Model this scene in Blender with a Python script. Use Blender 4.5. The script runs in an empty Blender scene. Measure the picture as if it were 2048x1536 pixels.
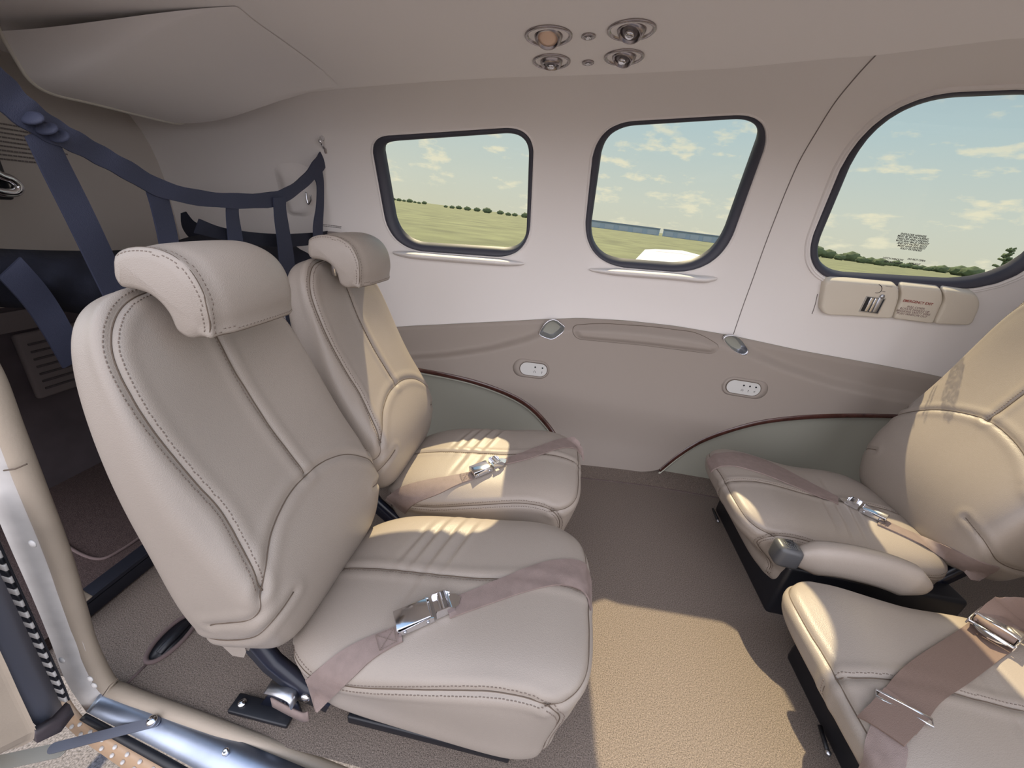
import bpy, bmesh, math, random
import numpy as np
from mathutils import Vector, Matrix
from mathutils.geometry import delaunay_2d_cdt
from mathutils.bvhtree import BVHTree
random.seed(7); rng = np.random.default_rng(7)
scn = bpy.context.scene; COL = scn.collection

# ------------------------------------------------------------ camera
F, ROLL, PITCH, YAW, CH = 775., math.radians(7.3), math.radians(23.6), math.radians(5.5), 1.0
fw = np.array([-math.sin(YAW)*math.cos(PITCH), math.cos(YAW)*math.cos(PITCH), -math.sin(PITCH)])
r0 = np.array([math.cos(YAW), math.sin(YAW), 0.]); u0 = np.cross(r0, fw)
RR = r0*math.cos(ROLL)+u0*math.sin(ROLL); UU = u0*math.cos(ROLL)-r0*math.sin(ROLL)
CAM = np.array([0, 0, CH])
cd = bpy.data.cameras.new('camera'); cam = bpy.data.objects.new('camera', cd); COL.objects.link(cam)
cd.sensor_fit = 'HORIZONTAL'; cd.sensor_width = 36; cd.lens = 36*F/2048; cd.clip_start = .01; cd.clip_end = 5000
M = Matrix.Identity(4)
for i in range(3):
    M[i][0] = RR[i]; M[i][1] = UU[i]; M[i][2] = -fw[i]; M[i][3] = CAM[i]
cam.matrix_world = M; scn.camera = cam
# ------------------------------------------------------------ light
scn.view_settings.view_transform = 'Standard'; scn.view_settings.look = 'None'
scn.view_settings.exposure = -0.8; scn.view_settings.gamma = 1
SUND = Vector((.125, -.77, -.885)).normalized()
sl = bpy.data.lights.new('sun', 'SUN'); sl.energy = 20; sl.angle = math.radians(.6); sl.color = (1, .82, .53)
so = bpy.data.objects.new('sun', sl); COL.objects.link(so); so.rotation_euler = SUND.to_track_quat('-Z', 'Y').to_euler()
w = bpy.data.worlds.new('World'); scn.world = w; w.use_nodes = True
def make_world():
    nt = w.node_tree; N = nt.nodes; L = nt.links; N.clear()
    out = N.new('ShaderNodeOutputWorld'); bg = N.new('ShaderNodeBackground'); L.new(bg.outputs[0], out.inputs[0])
    tc = N.new('ShaderNodeTexCoord'); sp = N.new('ShaderNodeSeparateXYZ'); L.new(tc.outputs['Generated'], sp.inputs[0])
    cr = N.new('ShaderNodeValToRGB'); L.new(sp.outputs['Z'], cr.inputs[0])
    e = cr.color_ramp.elements; e[0].position = 0; e[0].color = (.92, .90, .74, 1); e[1].position = 1; e[1].color = (.30, .50, .80, 1)
    for p, c in ((.06, (.88, .91, .80, 1)), (.2, (.68, .84, .88, 1)), (.42, (.46, .68, .86, 1))):
        k = e.new(p); k.color = c
    # clouds: noise on direction / height
    mp = N.new('ShaderNodeMapping'); L.new(tc.outputs['Generated'], mp.inputs[0]); mp.inputs['Scale'].default_value = (9, 9, 26)
    mp.inputs['Location'].default_value = (1.3, .2, .5)
    nz = N.new('ShaderNodeTexNoise'); L.new(mp.outputs[0], nz.inputs[0]); nz.inputs['Scale'].default_value = 1.5
    nz.inputs['Detail'].default_value = 8; nz.inputs['Roughness'].default_value = .58
    c2 = N.new('ShaderNodeValToRGB'); L.new(nz.outputs['Fac'], c2.inputs[0])
    c2.color_ramp.elements[0].position = .55; c2.color_ramp.elements[0].color = (0, 0, 0, 1)
    c2.color_ramp.elements[1].position = .66; c2.color_ramp.elements[1].color = (1, 1, 1, 1)
    fd = N.new('ShaderNodeMapRange'); L.new(sp.outputs['Z'], fd.inputs[0])
    fd.inputs['From Min'].default_value = .34; fd.inputs['From Max'].default_value = .12
    mu = N.new('ShaderNodeMath'); mu.operation = 'MULTIPLY'; L.new(c2.outputs[0], mu.inputs[0]); L.new(fd.outputs[0], mu.inputs[1])
    mx = N.new('ShaderNodeMix'); mx.data_type = 'RGBA'; L.new(mu.outputs[0], mx.inputs['Factor']); L.new(cr.outputs[0], mx.inputs[6])
    mx.inputs[7].default_value = (1.15, 1.08, .84, 1); L.new(mx.outputs[2], bg.inputs[0])
    # unseen door-side sky boosted as an added fill that brightens the cabin
    mr = N.new('ShaderNodeMapRange'); L.new(sp.outputs['Y'], mr.inputs[0])
    mr.inputs['From Min'].default_value = .2; mr.inputs['From Max'].default_value = -.7
    mr.inputs['To Min'].default_value = SKY; mr.inputs['To Max'].default_value = SKYDOOR
    L.new(mr.outputs[0], bg.inputs[1])
    # pinkish-white tint added to that boosted door-side sky
    m3 = N.new('ShaderNodeMix'); m3.data_type = 'RGBA'; m4 = N.new('ShaderNodeMapRange'); L.new(sp.outputs['Y'], m4.inputs[0])
    m4.inputs['From Min'].default_value = .1; m4.inputs['From Max'].default_value = -.4; m4.inputs['To Max'].default_value = .9
    L.new(m4.outputs[0], m3.inputs['Factor']); L.new(mx.outputs[2], m3.inputs[6]); m3.inputs[7].default_value = (.88, .86, .93, 1); L.new(m3.outputs[2], bg.inputs[0])
SKY, SKYDOOR = 1.95, 5.2
make_world()

# ------------------------------------------------------------ ray helpers
def ray(px, py): return RR*(px-1024)/F+UU*(768-py)/F+fw
def onp(px, py, ax, val):
    d = ray(px, py); return CAM+d*((val-CAM[ax])/d[ax])
YC, ZC, NE = .98, .62, 4.0
def ab(x):
    s = .5*((.45-x)+math.sqrt((.45-x)**2+.02))
    return .665-.11*s, .775-.085*s+.02*max(0, x-.4)
def Fs(p, off=0):
    a, b = ab(p[0]); return (abs(p[1]-YC)/(a-off))**NE+(abs(p[2]-ZC)/(b-off))**NE-1
def onshell(px, py, off=0):
    d = ray(px, py); lo = .7/abs(d[1]) if abs(d[1]) > .2 else .5
    t = lo; 
    while Fs(CAM+d*t, off) < 0 and t < 8: t += .02
    a, b = t-.02, t
    for _ in range(24):
        m = (a+b)/2
        if Fs(CAM+d*m, off) < 0: a = m
        else: b = m
    return CAM+d*b
def shell(x, ph, off=0):
    a, b = ab(x); a -= off; b -= off
    c, s = math.cos(ph), math.sin(ph)
    r = (abs(c/a)**NE+abs(s/b)**NE)**(-1/NE)
    return np.array([x, YC+r*c, ZC+r*s])
def par(p): return (p[0], math.atan2(p[2]-ZC, p[1]-YC))
def parpx(px, py, off=0): return par(onshell(px, py, off))
def shell_n(x, ph):                       # inboard normal
    e = 1e-3; u = shell(x+e, ph)-shell(x-e, ph); v = shell(x, ph+e)-shell(x, ph-e)
    n = np.cross(u, v); n /= np.linalg.norm(n)
    p = shell(x, ph); c = np.array([x, YC, ZC])
    return n if np.dot(n, c-p) > 0 else -n

# ------------------------------------------------------------ materials
def srgb(r, g, b):
    f = lambda c: (c/255/12.92 if c/255 <= .04045 else ((c/255+.055)/1.055)**2.4)
    return (f(r), f(g), f(b), 1)
MATS = {}
def mat(name, rgb, rough=.6, metal=0, bump=0, bscale=200, var=0, vscale=8, coat=0, spec=.5, sheen=0, emit=0, detail=3, btype='noise'):
    if name in MATS: return MATS[name]
    m = bpy.data.materials.new(name); m.use_nodes = True; nt = m.node_tree; N = nt.nodes; L = nt.links
    b = N['Principled BSDF']; b.inputs['Roughness'].default_value = rough; b.inputs['Metallic'].default_value = metal
    b.inputs['Specular IOR Level'].default_value = spec; b.inputs['Coat Weight'].default_value = coat; b.inputs['Sheen Weight'].default_value = sheen
    c = srgb(*rgb); b.inputs['Base Color'].default_value = c
    tc = N.new('ShaderNodeTexCoord')
    if var:
        nz = N.new('ShaderNodeTexNoise'); nz.inputs['Scale'].default_value = vscale; nz.inputs['Detail'].default_value = detail
        L.new(tc.outputs['Object'], nz.inputs[0])
        cr = N.new('ShaderNodeValToRGB'); L.new(nz.outputs['Fac'], cr.inputs[0])
        cr.color_ramp.elements[0].position = .3; cr.color_ramp.elements[1].position = .7
        cr.color_ramp.elements[0].color = tuple(v*(1-var) for v in c[:3])+(1,)
        cr.color_ramp.elements[1].color = tuple(min(1, v*(1+var)) for v in c[:3])+(1,)
        L.new(cr.outputs[0], b.inputs['Base Color'])
    if bump:
        if btype == 'voronoi':
            t = N.new('ShaderNodeTexVoronoi'); o = t.outputs['Distance']
        else:
            t = N.new('ShaderNodeTexNoise'); o = t.outputs['Fac']
        t.inputs['Scale'].default_value = bscale; L.new(tc.outputs['Object'], t.inputs[0])
        bp = N.new('ShaderNodeBump'); bp.inputs['Strength'].default_value = bump; bp.inputs['Distance'].default_value = .002
        L.new(o, bp.inputs['Height']); L.new(bp.outputs[0], b.inputs['Normal'])
    MATS[name] = m; return m
LEATHER = mat('leather', (153, 142, 132), .40, bump=.16, bscale=620, btype='voronoi', spec=.42, var=.03, vscale=6)
SEAM = mat('seam_dark', (96, 82, 70), .8)
THREAD = mat('thread', (120, 106, 96), .7)
LINER = mat('headliner', (248, 243, 240), .75, bump=.1, bscale=900, spec=.25)
WALLM = mat('wall_vinyl', (234, 228, 224), .62, bump=.1, bscale=900, spec=.3)
PANEL = mat('panel_vinyl', (158, 147, 138), .6, bump=.12, bscale=800, spec=.3)
RECESS = mat('recess_vinyl', (150, 148, 136), .6, spec=.3)
WOOD = mat('wood', (74, 44, 38), .25, coat=.5, var=.3, vscale=40)
BEAD = mat('bead', (205, 203, 188), .5)
GASKET = mat('gasket', (66, 66, 76), .5, spec=.4)
CARPET = mat('carpet', (131, 119, 110), .95, bump=1.0, bscale=750, var=.5, vscale=420, spec=.1, detail=2)
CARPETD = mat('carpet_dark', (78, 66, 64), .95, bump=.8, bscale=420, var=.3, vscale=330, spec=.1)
EDGE = mat('carpet_edging', (104, 88, 86), .9, bump=.3)
CHROME = mat('chrome', (225, 225, 228), .12, metal=1)
STEEL = mat('brushed_steel', (190, 192, 198), .32, metal=1, bump=.05, bscale=300)
ALU = mat('aluminium', (168, 178, 196), .36, metal=1, var=.12, vscale=14, bump=.06, bscale=90)
BLACK = mat('black_plastic', (26, 27, 33), .4)
BLACKP = mat('black_paint', (20, 24, 40), .3, spec=.5)
BELT = mat('belt_webbing', (136, 119, 113), .5, bump=.5, bscale=1200, spec=.4, var=.08, vscale=60)
BELTD = mat('belt_webbing_brown', (116, 96, 86), .6, bump=.3, bscale=900)
STRAP = mat('net_strap', (52, 56, 76), .7, bump=.3, bscale=500)
NETD = mat('net_cover', (26, 29, 44), .85, bump=.3, bscale=300, var=.2, vscale=20)
PLATE = mat('plate', (206, 204, 200), .5)
PLASTIC = mat('ivory_plastic', (214, 204, 188), .5, spec=.4, bump=.08, bscale=500)
INK = mat('ink', (40, 36, 40), .8)
INKG = mat('ink_grey', (120, 112, 110), .8)
REDINK = mat('red_ink', (150, 70, 62), .8)
PAINT = mat('jamb_paint', (205, 200, 196), .45, var=.1, vscale=20, bump=.05, bscale=40)
RIM = mat('rim_leather', (168, 154, 138), .5, bump=.15, bscale=300, var=.06, vscale=10)
SEAL = mat('door_seal', (112, 114, 128), .6, bump=.05)
SKIN = mat('hull_skin', (176, 146, 118), .4, spec=.5, var=.06)
ASPH = mat('asphalt', (88, 86, 92), .95, bump=.8, bscale=160, var=.6, vscale=160)
def glass():
    m = bpy.data.materials.new('tinted_pane'); m.use_nodes = True; N = m.node_tree.nodes; L = m.node_tree.links; N.clear()
    o = N.new('ShaderNodeOutputMaterial'); t = N.new('ShaderNodeBsdfTransparent'); g = N.new('ShaderNodeBsdfGlossy'); x = N.new('ShaderNodeMixShader'); f = N.new('ShaderNodeFresnel')
    t.inputs[0].default_value = (.60, .62, .60, 1); g.inputs['Roughness'].default_value = .03; f.inputs[0].default_value = 1.3
    g.inputs[0].default_value = (.6, .6, .6, 1)
    L.new(f.outputs[0], x.inputs[0]); L.new(t.outputs[0], x.inputs[1]); L.new(g.outputs[0], x.inputs[2]); L.new(x.outputs[0], o.inputs[0]); return m
GLASS = glass()

# ------------------------------------------------------------ mesh helpers
def link(name, me, m=None, parent=None, smooth=True):
    if m is not None:
        for k in (m if isinstance(m, (list, tuple)) else [m]): me.materials.append(k)
    if smooth: me.polygons.foreach_set('use_smooth', [True]*len(me.polygons))
    o = bpy.data.objects.new(name, me); COL.objects.link(o)
    if parent: o.parent = parent
    return o
def mk(name, V, Fc, m=None, parent=None, smooth=True, idx=None):
    me = bpy.data.meshes.new(name); me.from_pydata([tuple(map(float, v)) for v in V], [], [tuple(f) for f in Fc]); me.update()
    o = link(name, me, m, parent, smooth)
    if idx is not None: me.polygons.foreach_set('material_index', idx)
    return o
def localise(root):
    """move a thing's empty to its base without moving its parts"""
    pass
def tag(o, label=None, cat=None, group=None, kind=None):
    if label: o['label'] = label
    if cat: o['category'] = cat
    if group: o['group'] = group
    if kind: o['kind'] = kind
    return o
def thing(name, label, cat, loc=(0, 0, 0), group=None):
    e = bpy.data.objects.new(name, None); COL.objects.link(e); e.empty_display_size = .05; e.location = loc
    return tag(e, label, cat, group)
def keep(o, root):                            # parent a world-space mesh to a thing standing at root.location
    o.parent = root; o.matrix_parent_inverse = (Matrix.Translation(root.location)@root.rotation_euler.to_matrix().to_4x4()).inverted(); return o
class Buf:
    def __init__(s): s.V = []; s.F = []; s.I = []
    def add(s, V, Fc, i=0):
        n = len(s.V); s.V += [tuple(map(float, v)) for v in V]; s.F += [tuple(k+n for k in f) for f in Fc]; s.I += [i]*len(Fc); return s
    def make(s, name, m, parent=None, smooth=True, root=None):
        o = mk(name, s.V, s.F, m, None, smooth, s.I)
        if root is not None: keep(o, root)
        elif parent: o.parent = parent
        return o
def cr_spline(P, n=8, closed=False):
    P = [np.array(p, float) for p in P]; out = []; N = len(P)
    rg = range(N if closed else N-1)
    for i in rg:
        g = lambda k: P[k % N] if closed else P[min(max(k, 0), N-1)]
        a, b, c, d = g(i-1), g(i), g(i+1), g(i+2)
        for k in range(n):
            t = k/n; out.append(.5*((2*b)+(-a+c)*t+(2*a-5*b+4*c-d)*t*t+(-a+3*b-3*c+d)*t**3))
    if not closed: out.append(P[-1])
    return out
def tube_g(path, r, seg=10, closed=False, flat=1.0, up=None, caps=True):
    P = [np.array(p, float) for p in path]; n = len(P); V = []; Fc = []
    rr = r if hasattr(r, '__len__') else [r]*n
    prev = None
    for i in range(n):
        a = P[(i-1) % n] if closed or i > 0 else P[i]; b = P[(i+1) % n] if closed or i < n-1 else P[i]
        t = b-a; t /= (np.linalg.norm(t)+1e-12)
        if up is not None: q = np.array(up, float)
        elif prev is None: q = np.array([0, 0, 1.]) if abs(t[2]) < .9 else np.array([1., 0, 0])
        else: q = prev
        s = np.cross(t, q); s /= (np.linalg.norm(s)+1e-12); q = np.cross(s, t); prev = q
        for k in range(seg):
            A = 2*math.pi*k/seg; V.append(P[i]+(s*math.cos(A)+q*math.sin(A)*flat)*rr[i])
    m = n if closed else n-1
    for i in range(m):
        for k in range(seg):
            j = (i+1) % n; l = (k+1) % seg
            Fc.append((i*seg+k, i*seg+l, j*seg+l, j*seg+k))
    if not closed and caps: Fc.append(tuple(range(seg-1, -1, -1))); Fc.append(tuple((n-1)*seg+k for k in range(seg)))
    return V, Fc
def tube(name, path, r, m, parent=None, root=None, **k):
    return Buf().add(*tube_g(path, r, **k)).make(name, m, parent, root=root)
def strip_g(Lp, Rp, th, nrm=None):            # ribbon solid between two edges; nrm = list of normals or None
    n = len(Lp); V = []; Fc = []
    for i in range(n):
        l, r = np.array(Lp[i], float), np.array(Rp[i], float)
        if nrm is not None: q = np.array(nrm[i], float)
        else:
            a = (np.array(Lp[max(i-1, 0)])+np.array(Rp[max(i-1, 0)]))/2; b = (np.array(Lp[min(i+1, n-1)])+np.array(Rp[min(i+1, n-1)]))/2
            q = np.cross(b-a, r-l)
            q /= (np.linalg.norm(q)+1e-12)
        c = (l+r)/2
        V += [l, c+q*0+q*th*.15, r, r-q*th, c-q*th, l-q*th]
    for i in range(n-1):
        for k in range(6): Fc.append((i*6+k, i*6+(k+1) % 6, (i+1)*6+(k+1) % 6, (i+1)*6+k))
    Fc += [tuple(range(5, -1, -1)), tuple((n-1)*6+k for k in range(6))]
    return V, Fc
def box_g(c, s, R=None, bev=0, seg=2, taper=None):
    bm = bmesh.new(); bmesh.ops.create_cube(bm, size=1)
    for v in bm.verts: v.co = Vector((v.co.x*s[0], v.co.y*s[1], v.co.z*s[2]))
    if bev: bmesh.ops.bevel(bm, geom=list(bm.edges), offset=bev, segments=seg, profile=.5, affect='EDGES')
    if taper:
        for v in bm.verts: v.co = Vector(taper(v.co))
    R = np.array(R) if R is not None else np.eye(3)
    V = [R@np.array(v.co)+np.array(c) for v in bm.verts]; bm.verts.index_update()
    Fc = [tuple(v.index for v in f.verts) for f in bm.faces]; bm.free(); return V, Fc
def frame(x, z):                              # columns: x axis, y axis, z axis
    z = np.array(z, float); z /= np.linalg.norm(z); x = np.array(x, float); x -= z*np.dot(x, z); x /= np.linalg.norm(x)
    return np.stack([x, np.cross(z, x), z], axis=1)
def lathe_g(prof, c, R, seg=32):
    V = []; Fc = []; n = len(prof)
    for r, h in prof:
        for k in range(seg):
            A = 2*math.pi*k/seg; V.append(R@np.array([r*math.cos(A), r*math.sin(A), h])+np.array(c))
    for i in range(n-1):
        for k in range(seg): l = (k+1) % seg; Fc.append((i*seg+k, i*seg+l, (i+1)*seg+l, (i+1)*seg+k))
    if prof[0][0] > 1e-6: Fc.append(tuple(range(seg-1, -1, -1)))
    if prof[-1][0] > 1e-6: Fc.append(tuple((n-1)*seg+k for k in range(seg)))
    return V, Fc
def extr_g(poly, c, R, h, inset=0):           # polygon in local xy extruded along local z, slightly bevelled
    P = [np.array([p[0], p[1], 0]) for p in poly]; n = len(P); cen = sum(P)/n; V = []
    lv = [(0, 0), (h-inset, 0), (h, inset)] if inset else [(0, 0), (h, 0)]
    for z, ins in lv:
        for p in P:
            d = p-cen; L = np.linalg.norm(d); q = cen+d*(1-ins/L); V.append(R@(q+np.array([0, 0, z]))+np.array(c))
    Fc = [tuple(range(n-1, -1, -1))]
    for k in range(len(lv)-1):
        for i in range(n): j = (i+1) % n; Fc.append((k*n+i, k*n+j, (k+1)*n+j, (k+1)*n+i))
    Fc.append(tuple((len(lv)-1)*n+i for i in range(n))); return V, Fc
def round_poly(pts, r, n=8):
    """pts list of (x,y[,r]); returns rounded outline"""
    out = []; N = len(pts)
    for i in range(N):
        p = np.array(pts[i][:2], float); rr = pts[i][2] if len(pts[i]) > 2 else r
        a = np.array(pts[i-1][:2], float)-p; b = np.array(pts[(i+1) % N][:2], float)-p
        la, lb = np.linalg.norm(a), np.linalg.norm(b); k = min(rr, la*.48, lb*.48)
        s, e = p+a/la*k, p+b/lb*k
        for j in range(n+1):
            t = j/n; c = (1-t)**2*s+2*t*(1-t)*(p*.86+(s+e)/2*.14)+t*t*e; out.append(c)
    return out
def resample(P, d, closed=True):
    P = [np.array(p, float) for p in P]; Q = P+[P[0]] if closed else P
    S = [0]
    for a, b in zip(Q, Q[1:]): S.append(S[-1]+np.linalg.norm(b-a))
    n = max(4, int(S[-1]/d)); A = np.array(Q); ts = np.linspace(0, S[-1], n+1)
    if closed: ts = ts[:-1]
    return [np.array([np.interp(t, S, A[:, k]) for k in range(A.shape[1])]) for t in ts]
def inside(p, poly):
    x, y = p; c = False; n = len(poly); j = n-1
    for i in range(n):
        xi, yi = poly[i][0], poly[i][1]; xj, yj = poly[j][0], poly[j][1]
        if (yi > y) != (yj > y) and x < (xj-xi)*(y-yi)/(yj-yi+1e-15)+xi: c = not c
        j = i
    return c
def dist_poly(p, poly):
    A = np.array(poly)[:, :2]; B = np.roll(A, -1, axis=0); d = B-A; t = np.clip(((p-A)*d).sum(1)/((d*d).sum(1)+1e-15), 0, 1)
    return np.sqrt((((A+d*t[:, None])-p)**2).sum(1)).min()
def cdt_surface(outer, holes, step, fn):
    """triangulate the region inside outer minus holes (param space), mapped by fn"""
    pts = []; edges = []
    def loop(P):
        n0 = len(pts); 
        for p in P: pts.append((float(p[0]), float(p[1])))
        n = len(P); edges.extend([(n0+i, n0+(i+1) % n) for i in range(n)])
    loop(outer)
    for h in holes: loop(h)
    A = np.array(outer); lo, hi = A.min(0), A.max(0)
    y = lo[1]+step/2; row = 0
    while y < hi[1]:
        x = lo[0]+step/2+(row % 2)*step/2
        while x < hi[0]:
            p = np.array((x, y))
            if inside(p, outer) and not any(inside(p, h) for h in holes) and dist_poly(p, outer) > step*.45 and all(dist_poly(p, h) > step*.45 for h in holes): pts.append((x, y))
            x += step
        y += step*.87; row += 1
    vs, es, fs, *_ = delaunay_2d_cdt([Vector(p) for p in pts], edges, [], 0, 1e-6)
    F2 = []
    for f in fs:
        c = sum((vs[i] for i in f), Vector((0, 0)))/len(f)
        if inside(c, outer) and not any(inside(c, h) for h in holes): F2.append(tuple(f))
    return [fn(v[0], v[1]) for v in vs], F2
def curve_xy(P):                              # param curve -> interpolation phi(x)
    P = sorted([(float(p[0]), float(p[1])) for p in P]); X = [p[0] for p in P]; Y = [p[1] for p in P]
    return lambda x: float(np.interp(x, X, Y))
def text(s, size, c, R, m, name='placard_text', root=None, parent=None, align='CENTER', space=1.0, bold=0):
    cu = bpy.data.curves.new('t', 'FONT'); cu.body = s; cu.size = size; cu.align_x = align; cu.align_y = 'CENTER'; cu.extrude = .0002; cu.space_line = space; cu.offset = bold
    o = bpy.data.objects.new('t', cu); COL.objects.link(o); dg = bpy.context.evaluated_depsgraph_get(); me = bpy.data.meshes.new_from_object(o.evaluated_get(dg))
    bpy.data.objects.remove(o); MM = Matrix([list(R[0])+[c[0]], list(R[1])+[c[1]], list(R[2])+[c[2]], [0, 0, 0, 1]]); me.transform(MM)
    me.materials.clear(); ob = link(name, me, m, None, False)
    if root is not None: keep(ob, root)
    elif parent: ob.parent = parent
    return ob

# ============================================================ SHELL
XA, XF = -1.52, 2.2                           # aft bulkhead, forward end
WIN = {
 1: dict(out=round_poly([(742, 273, 34), (1068, 253, 52), (1057, 517, 62), (782, 497, 62)], 50),
         inn=round_poly([(762, 287, 26), (1058, 265, 42), (1051, 503, 40), (797, 487, 50)], 40)),
 2: dict(out=round_poly([(1194, 246, 70), (1552, 226, 78), (1436, 550, 88), (1163, 527, 84)], 60),
         inn=round_poly([(1210, 256, 55), (1531, 235, 58), (1424, 537, 80), (1173, 517, 66)], 50)),
 3: dict(out=round_poly([(1745, 187, 165), (2190, 168, 150), (2110, 592, 220), (1592, 556, 95)], 80),
         inn=round_poly([(1757, 204, 140), (2172, 186, 130), (2092, 576, 200), (1613, 546, 75)], 80)),
}
for k in WIN:
    WIN[k]['po'] = [np.array(parpx(*p)) for p in resample(WIN[k]['out'], 9)]
    WIN[k]['pi'] = [np.array(parpx(*p)) for p in resample(WIN[k]['inn'], 9)]
def wall_relief(x, ph):
    """small depth features of the moulded upper wall: raised sills below the windows"""
    return 0
BELT_PX = [(560, 668), (700, 660), (830, 651), (950, 645), (1080, 638), (1160, 635), (1250, 640), (1350, 651), (1467, 671), (1600, 700), (1750, 727), (1850, 746), (2048, 790)]
belt = sorted([parpx(*p) for p in BELT_PX]); 
beltf0 = curve_xy(belt)
def beltf(x): 
    return beltf0(x)
PTOP = math.radians(91)
xs = list(np.linspace(XA, XF, 110))
outer = [np.array((x, beltf(x)-.03)) for x in xs]+[np.array((XF, p)) for p in np.linspace(beltf(XF), PTOP, 30)]+[np.array((x, PTOP)) for x in reversed(xs)]+[np.array((XA, p)) for p in np.linspace(PTOP, beltf(XA), 30)][:-1]
outer = [outer[0]]+[p for a, p in zip(outer, outer[1:]) if np.linalg.norm(p-a) > 1e-4]
def wallmap(x, ph):
    p = shell(x, ph); d = 0
    return p
V, Fc = cdt_surface(outer, [WIN[k]['po'] for k in WIN], .022, wallmap)
# the upper wall and, above its edge line, the ceiling liner are two sheets
HL_PX = [(370, 213), (500, 192), (620, 177), (800, 160), (1000, 147), (1250, 139), (1460, 128), (1750, 100), (2048, 60)]
hl = sorted([parpx(*p) for p in HL_PX]); hlf = curve_xy([(XA, hl[0][1]+.0)]+hl+[(XF, hl[-1][1]+.05)])
wall = tag(mk('wall_back', V, Fc, WALLM), 'off-white moulded vinyl upper side wall with three window openings', kind='structure')
# ceiling: from the liner edge over to the near side, standing 12 mm inboard of the wall sheet
def ceil_grid():
    X = np.linspace(-1.30, XF, 90); V = []; Fc = []
    NP = 60; end = math.radians(123)
    for x in X:
        a = hlf(x)
        V.append(shell(x, a-.004, 0.0)); V.append(shell(x, a, .010))
        for j in range(NP): V.append(shell(x, a+.012+(end-a)*(j/(NP-1)), .013))
    n = NP+2
    for i in range(len(X)-1):
        for j in range(n-1): Fc.append((i*n+j, i*n+j+1, (i+1)*n+j+1, (i+1)*n+j))
    return V, Fc
V, Fc = ceil_grid()
ceiling = tag(mk('ceiling', V, Fc, LINER), 'smooth off-white ceiling liner', kind='structure')
# near side: rear part of the near wall and cheek of the cabin behind the door, down to the floor
def band(x0, x1, a0, a1, off, nx=30, na=40):
    V = []; Fc = []
    for i in range(nx):
        for j in range(na): V.append(shell(x0+(x1-x0)*i/(nx-1), a0+(a1-a0)*j/(na-1), off))
    for i in range(nx-1):
        for j in range(na-1): Fc.append((i*na+j, i*na+j+1, (i+1)*na+j+1, (i+1)*na+j))
    return V, Fc
b = Buf(); b.add(*band(XA, -.93, math.radians(89), math.radians(212), -.001)); b.add(*band(1.55, XF, math.radians(130), math.radians(230), 0))
b.add(*band(-1.05, XF, math.radians(89), math.radians(125), -.03))
tag(b.make('wall_front', WALLM), 'near side wall beside the door opening', kind='structure')
tag(Buf().add(*band(XA, XF, math.radians(241), math.radians(299), -.03)).make('trim_11', SKIN), 'belly skin of the fuselage below the floor', kind='structure')
# aft bulkhead (left) and forward partition (right)
def cap(x, off=0):
    ring = [shell(x, a, off) for a in np.linspace(0, 2*math.pi, 72, endpoint=False)]
    return ring+[np.array([x, YC, ZC])], [(i, (i+1) % 72, 72) for i in range(72)]
b = Buf(); b.add(*cap(XF)); tag(b.make('wall_right', WALLM), 'forward partition', kind='structure')
# aft bulkhead seen through its arch: a flange ring and the panel behind it
ARCH = [(200, 228), (245, 236), (280, 262), (310, 300), (332, 340), (350, 390), (362, 440), (370, 500), (380, 600)]
b = Buf()
bx = XA
b.add(*cap(bx, -.02))
tag(b.make('wall_left', mat('bulkhead', (196, 188, 180), .65, bump=.08, bscale=700)), 'pale aft bulkhead behind the cargo net', kind='structure')

# lower sidewall panel ------------------------------------------------
P1 = thing('sidewall_panel', 'beige moulded lower sidewall panel with sweeping wood trims and armrest ledge', 'wall panel', tuple(shell(.5, par((0, 1.55, 0.02))[1])))
CREASE = [(760, 718), (830, 713), (900, 707), (980, 694), (1050, 675), (1110, 650), (1160, 642), (1250, 646), (1350, 657), (1440, 672), (1500, 700), (1560, 726), (1650, 756), (1740, 777), (1850, 797), (2048, 820)]
crf = curve_xy([parpx(*p) for p in CREASE])
ARC1 = [(690, 722), (780, 730), (860, 743), (940, 760), (1010, 784), (1060, 812), (1098, 850), (1125, 890), (1145, 920)]
ARC2 = [(1322, 938), (1360, 908), (1405, 880), (1470, 855), (1540, 839), (1640, 830), (1765, 829), (1900, 835), (2048, 845)]
def sm(t): t = min(1, max(0, t)); return t*t*(3-2*t)
def panel_off(x, ph):
    bt = beltf(x); c = crf(x)
    d = .006+.010*sm((bt-ph)/.02)+.038*sm((c-ph)/.075+.35)
    fl = math.radians(-36); d -= .028*sm((ph-fl)*-1/.25+.55)   # tucks back towards the floor
    # soft raised pads around the jack plates
    return d
def panelmap(x, ph): return shell(x, ph, panel_off(x, ph))
a1 = [np.array(parpx(*p, .04)) for p in cr_spline(ARC1, 6)]; a2 = [np.array(parpx(*p, .04)) for p in cr_spline(ARC2, 6)]
xl, xr = a1[0][0], a2[-1][0]
bot = [np.array(parpx(*p, .02)) for p in cr_spline([(1145, 920), (1165, 934), (1200, 941), (1260, 944), (1300, 943), (1322, 938)], 4)]
topc = [np.array((x, beltf(x)-.002)) for x in np.linspace(xr, xl, 90)]
outl = a1+bot[1:-1]+a2+topc
CUP1 = round_poly([(1090, 645, 12), (1108, 636, 10), (1132, 655, 8), (1126, 664, 8), (1104, 680, 8), (1076, 669, 5)], 8)
CUP2 = round_poly([(1443, 675, 9), (1462, 668, 10), (1480, 676, 8), (1498, 702, 7), (1488, 710, 8), (1466, 702, 10), (1452, 688, 8)], 8)
def cup_par(px):
    P = [np.array(parpx(*p, .030)) for p in resample(px, 4)]; c = sum(P)/len(P); return [c+(p-c)*.96 for p in P]
cups = [cup_par(CUP1), cup_par(CUP2)]
outl = [p for p in outl if min(dist_poly(p, c) for c in cups) > .006 and not any(inside(p, c) for c in cups)]
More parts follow.
